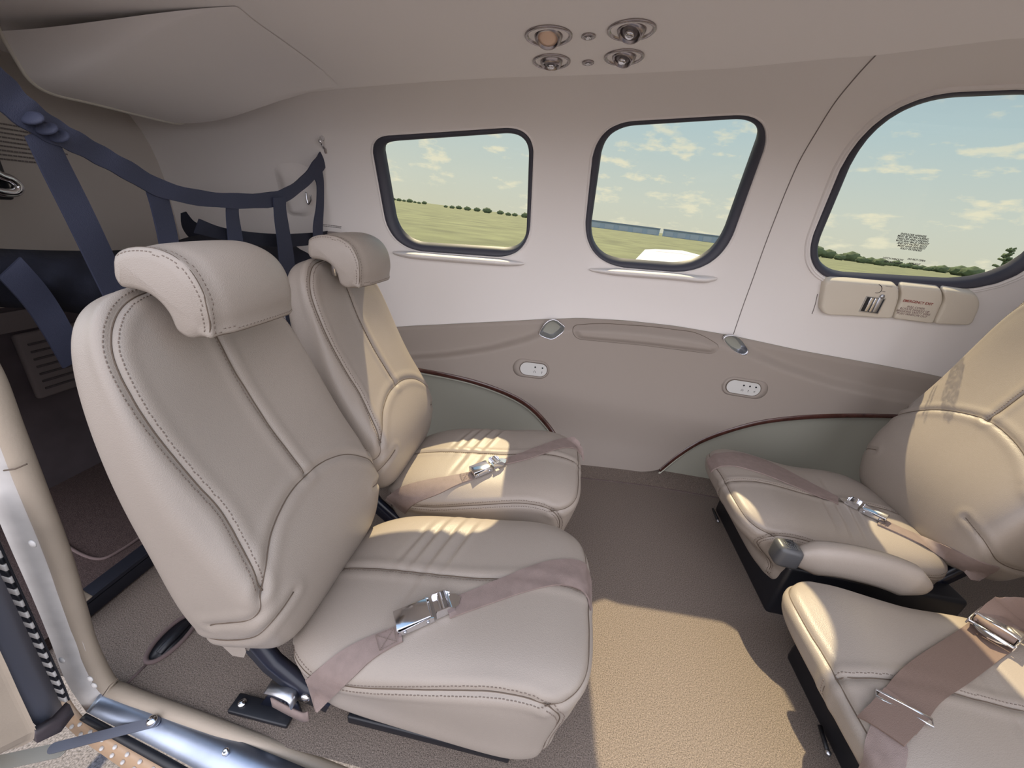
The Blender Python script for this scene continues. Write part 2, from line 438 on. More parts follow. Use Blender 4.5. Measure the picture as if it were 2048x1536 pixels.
V, Fc = cdt_surface(outl, cups, .014, panelmap)
keep(mk('main_panel', V, Fc, PANEL), P1)
# rim depth of the main panel along the arcs and along the belt
def lip(path, off0, off1, n=1):
    V = []; Fc = []
    for p in path: V += [shell(p[0], p[1], off0(p)), shell(p[0], p[1], off1(p))]
    for i in range(len(path)-1): Fc.append((2*i, 2*i+1, 2*i+3, 2*i+2))
    return V, Fc
b = Buf(); b.add(*lip(outl+[outl[0]], lambda p: panel_off(*p), lambda p: -.005)); keep(b.make('panel_edge', PANEL), P1)
# recessed pale vinyl under the arcs (everything between the arc and the floor)
def recess_reg(arc, left):
    fl = []
    arcx = [p[0] for p in arc]
    for x in np.linspace(max(arcx), min(arcx), 40): fl.append(np.array((x, par((x, 1.5, -.02))[1])))
    return [np.array(p) for p in arc]+fl if left else [np.array(p) for p in arc]+fl
def floorphi(x):
    # angle where the shell meets z=0
    lo, hi = -1.2, 0
    for _ in range(30):
        m = (lo+hi)/2
        if shell(x, m)[2] < -.01: lo = m
        else: hi = m
    return lo
V = []; Fc = []; nx, nj = 120, 30
for i in range(nx):
    x = XA+(XF-XA)*i/(nx-1); f0 = floorphi(x)
    for j in range(nj):
        ph = f0+(beltf(x)-f0)*j/(nj-1); V.append(shell(x, ph, .004))
for i in range(nx-1):
    for j in range(nj-1): Fc.append((i*nj+j, i*nj+j+1, (i+1)*nj+j+1, (i+1)*nj+j))
keep(mk('recess_panel', V, Fc, RECESS), P1)
for arc in (a1, a2):
    dd = 1 if arc is a1 else -1
    pts = [shell(p[0], p[1]-.004, panel_off(*p)-.004) for p in arc]
    n = len(pts); rr = [.009+.0035*math.sin(math.pi*min(1, max(0, (i/n)))) for i in range(n)]
    tube('wood_trim', pts, rr, WOOD, root=P1, seg=12, flat=.6, up=(0, -1, 0))
    pts = [shell(p[0], p[1]-.019, .018) for p in arc]
    tube('bead', pts, .0045, BEAD, root=P1, seg=10)
# flush armrest lid
LID = round_poly([(1143, 651, 12), (1200, 648, 30), (1300, 655, 30), (1400, 668, 40), (1438, 690, 22), (1425, 706, 14), (1280, 688, 20), (1150, 676, 16)], 14)
lp = [np.array(parpx(*p, .04)) for p in resample(LID, 4)]
cx = np.mean([p[0] for p in lp]); cph = np.mean([p[1] for p in lp])
def lidmap(x, ph):
    d = dist_poly((x, ph), lp); return shell(x, ph, panel_off(x, ph)+.005+.012*sm(d/.035))
V, Fc = cdt_surface(lp, [], .008, lidmap); b = Buf(); b.add(V, Fc); b.add(*lip(lp+[lp[0]], lambda p: panel_off(*p)+.005, lambda p: panel_off(*p)-.004)); keep(b.make('armrest_lid', PANEL), P1)
tube('lid_gap', [shell(p[0], p[1], panel_off(*p)+.0012) for p in lp], .0018, SEAM, root=P1, closed=True, seg=6)
# metal pocket cup holders
def pocket(px, name='cup_holder'):
    P = [onshell(*p, .030) for p in resample(px, 4)]; n = len(P); c = sum(P)/n; N = shell_n(*par(c))
    b = Buf(); V = []; Fc = []
    lv = [(1.04, -.004), (1.04, .006), (.95, .008), (.90, .003), (.84, -.010), (.66, -.026), (.35, -.034), (0.01, -.036)]
    for s, h in lv:
        for p in P: V.append(c+(p-c)*s+N*h)
    for k in range(len(lv)-1):
        for i in range(n): j = (i+1) % n; Fc.append((k*n+i, k*n+j, (k+1)*n+j, (k+1)*n+i))
    b.add(V, Fc); o = b.make(name, STEEL, root=P1)
    tube('rim', [p+N*.006 for p in P], .0022, CHROME, root=None, closed=True, seg=8).parent = o
    bpy.context.view_layer.update(); r = o.children[0]; r.matrix_parent_inverse = o.matrix_world.inverted()
    return o
def hole_fix(): pass
CUP1 = round_poly([(1090, 645, 12), (1108, 636, 10), (1132, 655, 8), (1126, 664, 8), (1104, 680, 8), (1076, 669, 5)], 8)
CUP2 = round_poly([(1443, 675, 9), (1462, 668, 10), (1480, 676, 8), (1498, 702, 7), (1488, 710, 8), (1466, 702, 10), (1452, 688, 8)], 8)
pocket(CUP1); pocket(CUP2)
# jack plates
def rrect(w, h, r, n=8): return round_poly([(-w/2, -h/2), (w/2, -h/2), (w/2, h/2), (-w/2, h/2)], r*1.9, n)
def stadium(w, h, n=12):
    out = []
    for s, a0 in ((1, -90), (-1, 90)):
        for k in range(n+1): A = math.radians(a0+180*k/n); out.append((s*(w/2-h/2)+h/2*math.cos(A), h/2*math.sin(A)))
    return out
def offpx(px, py):                             # hit on the panel surface
    d = ray(px, py); p = onshell(px, py, .04)
    for _ in range(6):
        x, ph = par(p); o = panel_off(x, ph); p = onshell(px, py, o)
    e = 2e-3; x, ph = par(p); u = panelmap(x+e, ph)-panelmap(x-e, ph); v = panelmap(x, ph+e)-panelmap(x, ph-e); n = np.cross(u, v); n /= np.linalg.norm(n)
    if np.dot(n, np.array([x, YC, ZC])-p) < 0: n = -n
    return p, n
def wallframe(n, tilt=0):
    xa = np.array([math.cos(tilt), 0, math.sin(tilt)]); R = frame(xa, n); 
    if R[2, 1] < 0: R = np.stack([-R[:, 0], -R[:, 1], R[:, 2]], axis=1)
    return R
def jack(px, py, pw, ph_, sh, icons):
    p, n = offpx(px, py); R = wallframe(n)
    s = np.dot(p-CAM, fw)/F*.98; W, Hh = pw*s, ph_*s
    ring = [R@np.array([q[0]+sh, q[1], 0])+p+n*.003 for q in stadium(W*1.32, Hh*1.42)]
    o = keep(mk('jack_plate', *extr_g(stadium(W, Hh), p+n*.001, R, .005, .0008), PLATE, smooth=False), P1)
    bz = Buf(); V = []; Fc = []; A = [np.array([q[0]+sh, q[1]]) for q in stadium(W*1.38, Hh*1.48)]; B_ = [np.array([q[0]+sh, q[1]]) for q in stadium(W*1.30, Hh*1.36)]; C_ = [np.array(q) for q in stadium(W*1.04, Hh*1.06)]
    m = len(A)
    for (L_, h) in ((A, .0), (B_, .0045), (B_, .0048), (C_, -.002+.003)):
        for q in L_: V.append(R@np.array([q[0], q[1], 0])+p+n*h)
    for k in range(3):
        for i in range(m): j = (i+1) % m; Fc.append((k*m+i, k*m+j, (k+1)*m+j, (k+1)*m+i))
    z = keep(mk('bezel', V, Fc, PANEL), P1)
    tube('plate_gap', [R@np.array([q[0], q[1], 0])+p+n*.0045 for q in stadium(W*1.02, Hh*1.03)], .0012, SEAM, root=P1, closed=True, seg=6)
    for ix, kind in icons:
        c = p+R@np.array([ix*W, Hh*.2, .006]); keep(mk('jack_socket', *lathe_g([(.0035, 0), (.0035, .0012), (.002, .0012), (.002, .0004), (0, .0004)], c, R, 16), BLACK), P1)
        c = p+R@np.array([ix*W, -Hh*.16, .0066]); bb = Buf(); q = lambda x, y: c+R@np.array([x, y, 0])
        if kind == 'phones':
            bb.add(*tube_g([q(.0036*math.cos(a), .0036*math.sin(a)) for a in np.linspace(-.5, math.pi+.5, 14)], .0005, 6))
            for sgn in (-1, 1): bb.add(*box_g(q(sgn*.0034, -.003), (.0018, .003, .0006), R))
        elif kind == 'mic':
            bb.add(*tube_g([q(.0015*math.cos(a), .0015*math.sin(a)+.002) for a in np.linspace(0, 2*math.pi, 12)], .0005, 6)); bb.add(*box_g(q(0, -.002), (.0007, .005, .0005), R)); bb.add(*box_g(q(0, -.0044), (.003, .0007, .0005), R))
        else:
            bb.add(*tube_g([q(-.002, -.003), q(0, .001), q(.003, .003)], .0005, 6)); bb.add(*tube_g([q(-.003, .002), q(.003, -.001)], .0005, 6))
        keep(bb.make('symbol', INK), P1)
jack(1067, 738, 55, 27, -.010, [(.05, 'phones'), (.32, 'mic')])
jack(1486, 775, 66, 28, .006, [(-.02, 'phones'), (.16, 'mic'), (.34, 'aux')])

# windows --------------------------------------------------------------
PANE_OFF = -.022
for k, Wd in WIN.items():
    oo, ii = resample(Wd['po'], .006), resample(Wd['pi'], .006)
    n = 160
    def rs(P, n):
        P = [np.array(p) for p in P]; Q = P+[P[0]]; S = np.concatenate([[0], np.cumsum([np.linalg.norm(b-a) for a, b in zip(Q, Q[1:])])]); A = np.array(Q)
        return [np.array([np.interp(t, S, A[:, j]) for j in (0, 1)]) for t in np.linspace(0, S[-1], n, endpoint=False)]
    oo, ii = rs(Wd['po'], n), rs(Wd['pi'], n)
    # start matching points
    j0 = min(range(n), key=lambda j: np.linalg.norm(ii[j]-oo[0])); ii = ii[j0:]+ii[:j0]
    V = []; Fc = []
    prof = [(-.30, -.004), (-.06, .001), (.0, .004), (.12, .006), (.35, .006), (.70, .003), (.90, -.003), (1.0, -.010), (1.0, PANE_OFF-.002)]
    for t, off in prof:
        for a, c in zip(oo, ii): q = a+(c-a)*t; V.append(shell(q[0], q[1], off))
    for r in range(len(prof)-1):
        for i in range(n): j = (i+1) % n; Fc.append((r*n+i, r*n+j, (r+1)*n+j, (r+1)*n+i))
    wt = thing('window_%d' % k, None, None, tuple(shell(*(sum(ii)/n), 0))); wt['kind'] = 'structure'
    wt['label'] = {1: 'rearmost cabin window, nearly square pane in grey rubber seal', 2: 'middle cabin window, slanted pane in grey rubber seal', 3: 'large forward cabin window with harness placard on the pane'}[k]
    keep(mk('window_seal', V, Fc, GASKET), wt)
    V, Fc = cdt_surface(ii, [], .06, lambda x, ph: shell(x, ph, PANE_OFF))
    keep(mk('window_pane', V, Fc, GLASS), wt)
    Wd['root'] = wt
    # moulded soft recess bead round the opening
    V = []; Fc = []
    c0 = sum(oo)/n
    prof = [(-1.0, -.001), (-.75, .0035), (-.5, .0035), (-.2, -.001), (0, -.003)] if k != 3 else [(-2.2, -.001), (-1.9, .007), (-1.5, .008), (-1.3, .003), (-1.1, .007), (-.6, .007), (-.35, .001), (-.1, -.003)]
    for t, off in prof:
        for a, c in zip(oo, ii): q = a+(c-a)/np.linalg.norm(c-a)*.012*t; V.append(shell(q[0], q[1], off))
    for r in range(len(prof)-1):
        for i in range(n): j = (i+1) % n; Fc.append((r*n+i, r*n+j, (r+1)*n+j, (r+1)*n+i))
    keep(mk('window_surround', V, Fc, WALLM), wt)
# projecting sills under windows 1 and 2
for k, S in ((1, [(786, 499), (860, 506), (960, 514), (1048, 521)]), (2, [(1180, 533), (1260, 539), (1350, 546), (1400, 551), (1434, 551)])):
    C_ = cr_spline(S, 8); n = len(C_); V = []; Fc = []
    for i, p in enumerate(C_):
        e = min(1, .12+5*min(i, n-1-i)/n)**.6
        for dpx, off in ((-1, .001), (0, .014), (3, .034), (6, .046), (10, .049), (13, .038), (15, .016), (16, .001)): V.append(onshell(p[0], p[1]+6+(dpx-6)*e*.9, .001+off*e))
    for i in range(n-1):
        for j in range(7): Fc.append((i*8+j, i*8+j+1, (i+1)*8+j+1, (i+1)*8+j))
    keep(mk('window_sill', V, Fc, WALLM), WIN[k]['root'])
# thin seam between the wall mouldings
SM = [(1752, 110), (1715, 150), (1670, 205), (1632, 265), (1600, 320), (1575, 375), (1553, 430), (1530, 490), (1505, 560), (1485, 615), (1467, 668)]
tag(tube('trim_1', [onshell(*p, .0005) for p in cr_spline(SM, 8)], .0016, mat('seam_grey', (130, 122, 118), .8), seg=6), 'fine seam line in the side wall', kind='structure')
tag(tube('trim_2', [onshell(*p, .0005) for p in cr_spline([(1635, 588), (1630, 610), (1624, 628)], 6)], .0014, MATS['seam_grey'], seg=6), 'short seam below the big window', kind='structure')

# floor ------------------------------------------------------------------
def yfar(x): return shell(x, floorphi(x))[1]+.01
V = []; Fc = []; X = np.linspace(-1.0, 2.2, 60)
for x in X:
    f = yfar(x); V += [(x, .372 if x < -.74 else .354, 0), (x, .9, 0), (x, f-.125, 0), (x, f-.12, .003), (x, f, .012)]
for i in range(59):
    for j in range(4): Fc.append((i*5+j, (i+1)*5+j, (i+1)*5+j+1, i*5+j+1))
tag(mk('floor', V, Fc, CARPET, smooth=False), 'tan looped carpet of the cabin floor', kind='structure')
tube('baseboard_back', [(x, yfar(x)-.122, .002) for x in X], .0025, EDGE, seg=6)
tag(bpy.data.objects['baseboard_back'], 'carpet seam at the foot of the side wall', kind='structure')
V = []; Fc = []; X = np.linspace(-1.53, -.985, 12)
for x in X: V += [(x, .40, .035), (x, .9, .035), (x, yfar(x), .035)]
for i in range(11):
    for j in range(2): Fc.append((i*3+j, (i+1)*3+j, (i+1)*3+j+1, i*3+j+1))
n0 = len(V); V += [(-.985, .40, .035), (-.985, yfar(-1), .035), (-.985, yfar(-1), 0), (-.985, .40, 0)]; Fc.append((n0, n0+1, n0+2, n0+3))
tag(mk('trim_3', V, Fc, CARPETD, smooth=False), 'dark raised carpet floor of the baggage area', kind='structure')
tag(mk('trim_4', *extr_g([(YC-.62, .03), (YC+.6, .03), (YC+.6, .60), (YC-.62, .60)], (XA+.012, 0, 0), np.array([[0, 0, 1.], [1, 0, 0], [0, 1, 0]]), .012), mat('aft_dark', (74, 66, 70), .9, var=.15, vscale=12), smooth=False), 'dark sheet over the lower part of the aft bulkhead', kind='structure')  # thin sheet, darker than the bulkhead, covering its lower part
# ============================================================ SEATS
def cube_dirs(n):
    idx = {}; D = []; Fc = []
    def vid(a, b, f):
        p = [0, 0, 0]; ax, sg = f//2, (1 if f % 2 else -1); p[ax] = sg*n; p[(ax+1) % 3] = a*sg; p[(ax+2) % 3] = b
        k = tuple(p)
        if k not in idx: idx[k] = len(D); D.append(k)
        return idx[k]
    rng_ = range(-n, n, 2)
    for f in range(6):
        for a in rng_:
            for b in rng_: Fc.append((vid(a, b, f), vid(a+2, b, f), vid(a+2, b+2, f), vid(a, b+2, f)))
    A = np.array(D, float)/n; A = np.tan(A*math.pi/4)
    return A, Fc
def sup(A, dims, p):
    a, b, c = dims; q = A*np.array([a, b, c]); r = (np.abs(q[:, 0]/a)**p+np.abs(q[:, 1]/b)**p+np.abs(q[:, 2]/c)**p)**(-1/p)
    return q*r[:, None]
def squareoff(P, c, k=.45):
    """make the foot of the backrest squarer than its head"""
    P = P.copy(); t = np.clip(-P[:, 2]/c, 0, 1); f = 1+k*t**7*.35; P[:, 1] *= f; P[:, 0] *= f; return P
def sstep(t): t = np.clip(t, 0, 1); return t*t*(3-2*t)
def seg_dist(Pts, path, chunk=20000):
    A = np.array(path[:-1]); B = np.array(path[1:]); d = B-A; dd = (d*d).sum(1)+1e-12; out = np.empty(len(Pts))
    lo, hi = np.array(path).min(0)-.04, np.array(path).max(0)+.04; out[:] = 1
    m = np.all((Pts > lo) & (Pts < hi), axis=1); Q = Pts[m]; r = np.empty(len(Q))
    for i in range(0, len(Q), 4000):
        q = Q[i:i+4000][:, None, :]; t = np.clip(((q-A)*d).sum(2)/dd, 0, 1); r[i:i+4000] = np.sqrt((((A+d*t[..., None])-q)**2).sum(2)).min(1)
    out[m] = r; return out
def padded(name, V, Fc, seams, parent, stitched=(), groove=.0032, gw=.0055, wrinkles=None, material=LEATHER, thread=None):
    """upholstered shape: seams are 3D polylines lying on V; they sink in, with rows of stitches beside them"""
    me = bpy.data.meshes.new('tmp'); me.from_pydata(V.tolist(), [], Fc); me.update()
    N = np.empty(len(V)*3, np.float32); me.vertices.foreach_get('normal', N); N = N.reshape(-1, 3).astype(float)
    bpy.data.meshes.remove(me)
    dv = np.zeros(len(V))
    for s in seams:
        d = seg_dist(V, s); dv += -groove*np.exp(-(d/gw)**2)+groove*.55*np.exp(-((d-.016)/.010)**2)
    if wrinkles is not None: dv += wrinkles(V)
    V2 = V+N*dv[:, None]
    bvh = BVHTree.FromPolygons([tuple(v) for v in V2], Fc)
    b = Buf(); b.add(V2, Fc, 0)
    for si, s in enumerate(seams):
        P = resample(s, .006, closed=False); Q = []; NN = []
        for p in P:
            r = bvh.find_nearest(Vector(p)); Q.append(np.array(r[0])); NN.append(np.array(r[1]))
        for _ in range(3): Q = [Q[0]]+[(Q[i-1]+2*Q[i]+Q[i+1])/4 for i in range(1, len(Q)-1)]+[Q[-1]]
        b.add(*tube_g([q+n*.0002 for q, n in zip(Q, NN)], .0011, 6), 1)
        if si in stitched:
            P = resample(s, .0065, closed=False)
            for i in range(1, len(P)-1):
                t = P[i+1]-P[i-1]; t /= np.linalg.norm(t); r0_ = bvh.find_nearest(Vector(P[i])); nn = np.array(r0_[1]); sd = np.cross(t, nn)
                for sg in stitched[si]:
                    r = bvh.find_nearest(Vector(P[i]+sd*sg*.0075)); c = np.array(r[0]); n2 = np.array(r[1])
                    b.add(*box_g(c+n2*.0002, (.0036, .0014, .0012), frame(t, n2)), 2)
    o = b.make(name, [material, SEAM, thread or THREAD], parent); return o, bvh
NQ = 128
DIRS, QF = cube_dirs(NQ)
# ---- backrest, in seat coordinates (x forward, y sideways from the seat's centre line, z up)
BA = (.072, .202, .325); BP = 4.6; REC = math.radians(17)
BORG = np.array([-.440, 0, .212]); BIG = [0]; BS = 1.05
def back_warp(P):
    P = squareoff(P, BA[2]); h = (P[:, 2]/BA[2]+1)/2; yb = P[:, 1]/BA[1]
    tf = 1.12-.42*sstep(h); front = P[:, 0] > 0
    P[:, 0] *= tf
    fm = sstep(P[:, 0]/.03)
    P[:, 0] += fm*(-.017*(1-yb**2)*sstep((h-.45)/.3)+.044*np.exp(-((h-.22)/.22)**2))
    wf = 1.0-(.05 if BIG[0] else .15)*sstep((h-.45)/.55)**1.2+.03*np.exp(-((h-.2)/.18)**2)
    P[:, 1] *= wf
    P[:, 0] += .018*(h-.5)**2*-1+.012*h
    P[:, 2] += BA[2]
    rc = math.radians(11) if BIG[0] else REC; c, s = math.cos(-rc), math.sin(-rc)
    if BIG[0]: P[:, 2] *= 1.22; P[:, 1] *= 1.10
    x = P[:, 0]*c+P[:, 2]*s; z = -P[:, 0]*s+P[:, 2]*c
    if BIG[0]: x = x+.005; z = z+.045
    Q = np.stack([x+BORG[0], P[:, 1], z+BORG[2]], axis=1)
    return Q*BS+np.array([0, 0, 1-BS]) if BIG[0] else Q
def back_pt(pts):
    """pts: (y fraction, height fraction 0..1, depth: 'f' front) -> 3D on the front surface"""
    out = []
    for y, h in pts:
        z = (h*2-1)*BA[2]; Y = y*BA[1]; k = max(0, 1-abs(y)**BP-abs(h*2-1)**BP); out.append([BA[0]*k**(1/BP), Y, z])
    return [p for p in back_warp(np.array(out))]
def side_pt(pts):                            # (depth fraction -1..1, h) on the side at y sign
    out = []
    for sy, x, h in pts:
        zz = h*2-1; k = max(0, 1-abs(x)**BP-abs(zz)**BP); out.append([x*BA[0], sy*BA[1]*k**(1/BP), zz*BA[2]])
    return [p for p in back_warp(np.array(out))]
# ---- cushion
CA = (.285, .202, .114); CP = 4.8; CORG = np.array([-.120, 0, .200])
def cush_warp(P):
    P = P.copy(); u = P[:, 0]/CA[0]; v = P[:, 1]/CA[1]; t = sstep((P[:, 2]/CA[2]+.3)/1.0)
    P[:, 2] += t*(.030*u+.012*np.exp(-((u-.6)/.35)**2)-.022*np.exp(-((u+.95)/.5)**2)) + t*.010*(1-v**2)-t*.016*np.exp(-(v/.10)**2)*0
    lo = 1-t
    P[:, 2] += lo*(.024*(-u))*1.0
    P[:, 0] += -.030*lo*sstep((u-.5)/.5)                      # front face tucks back below
    P[:, 1] *= 1-.05*lo
    P[:, 1] *= 1-(.01 if BIG[0] else .06)*sstep((-u-.55)/.45)
    if BIG[0]:
        P[:, 1] *= 1.09; P[:, 0] += -.075*(1-sstep((P[:, 2]+.06)/.13))*sstep((u-.2)/.8); P[:, 2] = P[:, 2]*.80+.020
        P[:, 2] += .040*sstep(-u*1.2)*t
    Q = P+CORG
    return Q*BS+np.array([0, 0, 1-BS]) if BIG[0] else Q
def cush_pt(pts):                            # (u, v) on the top surface
    out = []
    for u, v in pts:
        k = max(0, 1-abs(u)**CP-abs(v)**CP); out.append([u*CA[0], v*CA[1], CA[2]*k**(1/CP)])
    return [p for p in cush_warp(np.array(out))]
def cush_side(pts):                          # (sy, u, w) on a side
    out = []
    for sy, u, w_ in pts:
        k = max(0, 1-abs(u)**CP-abs(w_)**CP); out.append([u*CA[0], sy*CA[1]*k**(1/CP), w_*CA[2]])
    return [p for p in cush_warp(np.array(out))]
def cush_front(pts):
    out = []
    for v, w_ in pts:
        k = max(0, 1-abs(v)**CP-abs(w_)**CP); out.append([CA[0]*k**(1/CP), v*CA[1], w_*CA[2]])
    return [p for p in cush_warp(np.array(out))]
def wr_cushion(V):
    x, y = V[:, 0], V[:, 1]; top = sstep((V[:, 2]-.25)/.04)
    d = 0
    for k, (x0, y0, s, L_, a) in enumerate([(-.20, .09, .0075, .10, .0042), (-.165, .085, .007, .10, .0045), (-.13, .08, .0075, .09, .0040), (-.235, .07, .008, .08, .003), (-.20, -.07, .009, .07, .0022), (-.15, -.06, .009, .07, .0018)]):
        xx = x-(x0+.25*(y-y0)); d = d-a*np.exp(-(xx/s)**2)*np.exp(-((y-y0)/L_*1.3)**2)+a*.7*np.exp(-((xx-.013)/s)**2)*np.exp(-((y-y0)/L_*1.3)**2)
    return d*top
def make_seat(name='cabin_seat', sv=0, big=0, near=-1):
    BIG[0] = big
    root = bpy.data.objects.new(name, None); COL.objects.link(root); root.empty_display_size = .05
    V = back_warp(sup(DIRS, BA, BP))
    e_ = .36 if big else .27
    half = [(.88, e_), (.86, e_+.03), (.81, .39), (.77, .48), (.80, .58), (.86, .70), (.895, .80), (.86, .89), (.68, .955), (.4, .985), (0, .992)]
    per = back_pt([(near*a, h) for a, h in half])+back_pt([(-near*.4, .985), (-near*.7, .965)])+side_pt([(-near, .75, .90), (-near, .55, .8), (-near, .5, .6), (-near, .6, .4), (-near, .8, e_+.03)])
    lumb = [(-.99, .33), (-.88, .36), (-.6, .425), (-.3, .46), (0, .475), (.3, .46), (.6, .425), (.88, .36), (.99, .33)] if big else [(-.99, .19), (-.95, .215), (-.88, .27), (-.6, .36), (-.3, .40), (0, .41), (.3, .40), (.6, .36), (.88, .27), (.95, .215), (.99, .19)]
    seams = [cr_spline(per, 6), cr_spline(back_pt([(0, .985), (0, .8), (0, .6), (0, .475 if big else .415)]), 6), cr_spline(back_pt(lumb), 6)]
    seams += [cr_spline(side_pt([(s, .93, .195), (s, .7, .165), (s, .2, .12), (s, -.5, .12), (s, -.9, .125)]), 5) for s in (-1, 1)]
    bk, bb = padded('backrest', V, QF, seams, root, {0: (-1, 1), 1: (1,)})
    # skirt flap and hinge covers at the foot of the backrest
    V = cush_warp(sup(DIRS, CA, CP))
    seams = [cr_spline(cush_pt([(-.93, sv), (-.6, sv-.03), (-.2, sv-.06), (.2, sv-.05), (.6, sv-.01), (.86, sv+.02)])+cush_front([(sv+.02, .75), (sv+.02, .3)]), 5)]
    for s in (-1, 1):
        seams.append(cr_spline(cush_side([(s, -.93, .42), (s, -.5, .50), (s, 0, .66), (s, .45, .74), (s, .72, .60), (s, .86, .25), (s, .88, -.3), (s, .84, -.7)]), 5))
    seams.append(cr_spline(cush_side([(-1, .72, .60)])+cush_front([(-.8, .62), (-.4, .70), (0, .72), (.4, .70), (.8, .62)])+cush_side([(1, .72, .60)]), 6))
    cu, cb = padded('seat_cushion', V, QF, seams, root, {0: (1,), 1: (-1, 1), 2: (-1, 1)}, wrinkles=wr_cushion)
    # black base frame and hinge arms
    b = Buf()
    if big: b.add(*box_g((-.215, 0, .085), (.47, .46, .19), bev=.012)); b.add(*box_g((-.10, 0, .16), (.30, .34, .06), bev=.012))
    else: b.add(*box_g((-.12, 0, .085), (.30, .28, .15), bev=.012)); b.add(*box_g((-.12, -.13, .012), (.34, .03, .024), bev=.004)); b.add(*box_g((-.12, .13, .012), (.34, .03, .024), bev=.004))
    b.make('base_frame', BLACK, root)
    for s in (-1, 1):
        p = [(-.475, s*.150, .275), (-.455, s*.155, .225), (-.42, s*.160, .180), (-.36, s*.165, .135), (-.31, s*.165, .115)]
        b = Buf(); b.add(*strip_g([np.array(q)+np.array([.012, -.012, .012]) for q in p], [np.array(q)+np.array([.012, .012, .012]) for q in p], .034))
        h = b.make('hinge_arm', BLACKP, root)
        b = Buf(); b.add(*lathe_g([(.0095, 0), (.0095, .004), (.006, .007), (0, .008)], (-.345, s*.177, .135), frame((1, 0, 0), (0, s, 0)), 18)); q = b.make('pivot_bolt', CHROME, h)
    return root, bk, cu, bb, cb
HP = [(-.496, .774), (-.468, .784), (-.459, .810), (-.463, .862), (-.487, .903), (-.530, .921), (-.580, .919), (-.612, .902), (-.618, .872), (-.606, .848), (-.578, .846), (-.552, .840), (-.533, .820), (-.523, .788)]
HP = [(-.530+(x+.530)*.86, .842+(z-.845)*.84) for x, z in HP]
def make_headrest(parent):
    P = cr_spline([(x, z) for x, z in HP], 7, closed=True); n = len(P); P = np.array(P)
    T = np.roll(P, -1, 0)-np.roll(P, 1, 0); T /= np.linalg.norm(T, axis=1)[:, None]; Nn = np.stack([-T[:, 1], T[:, 0]], 1)
    cen = P.mean(0)
    A = .5*np.sum(P[:, 0]*np.roll(P[:, 1], -1)-np.roll(P[:, 0], -1)*P[:, 1]); 
    if A < 0: Nn = -Nn                        # Nn points inward for CCW
    W = .093; m = 61; V = []; Fc = []; R = .032
    ts = np.linspace(-1, 1, m); ys = np.sin(ts*math.pi/2)*.35+ts*.65; ys = ys*W
    for y in ys:
        e = max(0, (abs(y)-(W-R))/R); ins = (.0115)*(1-math.sqrt(max(0, 1-e*e)))
        wid = 1
        for i in range(n):
            q = P[i]+Nn[i]*ins; 
            bow = -.016*(y/W)**2+.004
            V.append((q[0]+bow, y*(1-.10*sstep(np.array((q[1]-.86)/.08))+.03), q[1]-.006*(y/W)**2))
    for j in range(m-1):
        for i in range(n): k = (i+1) % n; Fc.append((j*n+i, j*n+k, (j+1)*n+k, (j+1)*n+i))
    for j, rev in ((0, 1), (m-1, 0)):
        c = len(V); base = [np.array(V[j*n+i]) for i in range(n)]
        # inner fan via several shrinking rings toward the medial line
        prev = [j*n+i for i in range(n)]
        for f in (.35, .7, .93):
            ring = []
            for i in range(n):
                q = P[i]+Nn[i]*(.0115+f*.003); yy = base[i][1]+(-1 if rev else 1)*.001*f
                ring.append(len(V)); V.append((q[0]-.012, yy, q[1]-.006))
            for i in range(n):
                k = (i+1) % n; q4 = (prev[i], prev[k], ring[k], ring[i]); Fc.append(q4[::-1] if rev else q4)
            prev = ring
        Fc.append(tuple(prev[::-1]) if rev else tuple(prev))
    V = np.array(V, float)
    def pt(y, i): return V[int(round((y+1)/2*(m-1)))*n+int(i) % n]
    seams = []
    # perimeter seam: down both side edges and across the lower front
    idx = list(range(0, n))
    zi = lambda k: int(round(k*7))
    for s in (-1,):
        seams.append([pt(s*.86, q) for q in range(zi(1.2), zi(7.2))])
    seams.append([pt(y, zi(1.2)) for y in np.linspace(-.86, .86, 40)])
    # bottom piping
    hd, hb = padded('headrest', V, Fc, seams, parent, {0: (-1, 1), 1: (-1, 1)}, groove=.0030, gw=.0045)
    for s in (-1, 1): tube('headrest_post', [(-.570, s*.05, .80), (-.575, s*.05, .865)], .006, CHROME, hd, seg=12)
    b = Buf(); b.add(*box_g((-.578, 0, .846), (.05, .14, .010), bev=.005)); b.make('guide_plate', STEEL, hd)
    return hd, hb
seatA, bkA, cuA, bbA, cbA = make_seat()
hdA, hbA = make_headrest(seatA)
def dup(root, loc, rz, skip=()):
    r = root.copy(); COL.objects.link(r); r.location = loc; r.rotation_euler = (0, 0, rz)
    for ch in list(root.children):
        if ch in skip: continue
        c = ch.copy(); COL.objects.link(c); c.parent = r
        for g in ch.children: d = g.copy(); COL.objects.link(d); d.parent = c
    return r
SA, SB, SCc, SD = (0, .558, 0), (-.015, 1.005, 0), (.740*BS, 1.085*BS, .006), (.738*BS, .528*BS, .004)
seatB = dup(seatA, SB, 0)
seatD, bkD, cuD, bbD, cbD = make_seat(sv=.08, big=1, near=1); seatD.location = SD; seatD.rotation_euler = (0, 0, math.pi)
seatC = dup(seatD, SCc, math.pi)
seatA.location = SA
tag(seatA, 'beige leather cabin seat nearest the door sill, facing right, headrest before the cargo net', 'seat', 'club seats in the cabin')
tag(seatB, 'beige leather cabin seat against the far wall beside the rearmost window, facing right', 'seat', 'club seats in the cabin')
tag(seatC, 'beige leather seat by the far wall facing left, black button on its armrest', 'seat', 'club seats in the cabin')
tag(seatD, 'beige leather seat in the lower right corner with a wide brown belt across its cushion', 'seat', 'club seats in the cabin')
bpy.context.view_layer.update()
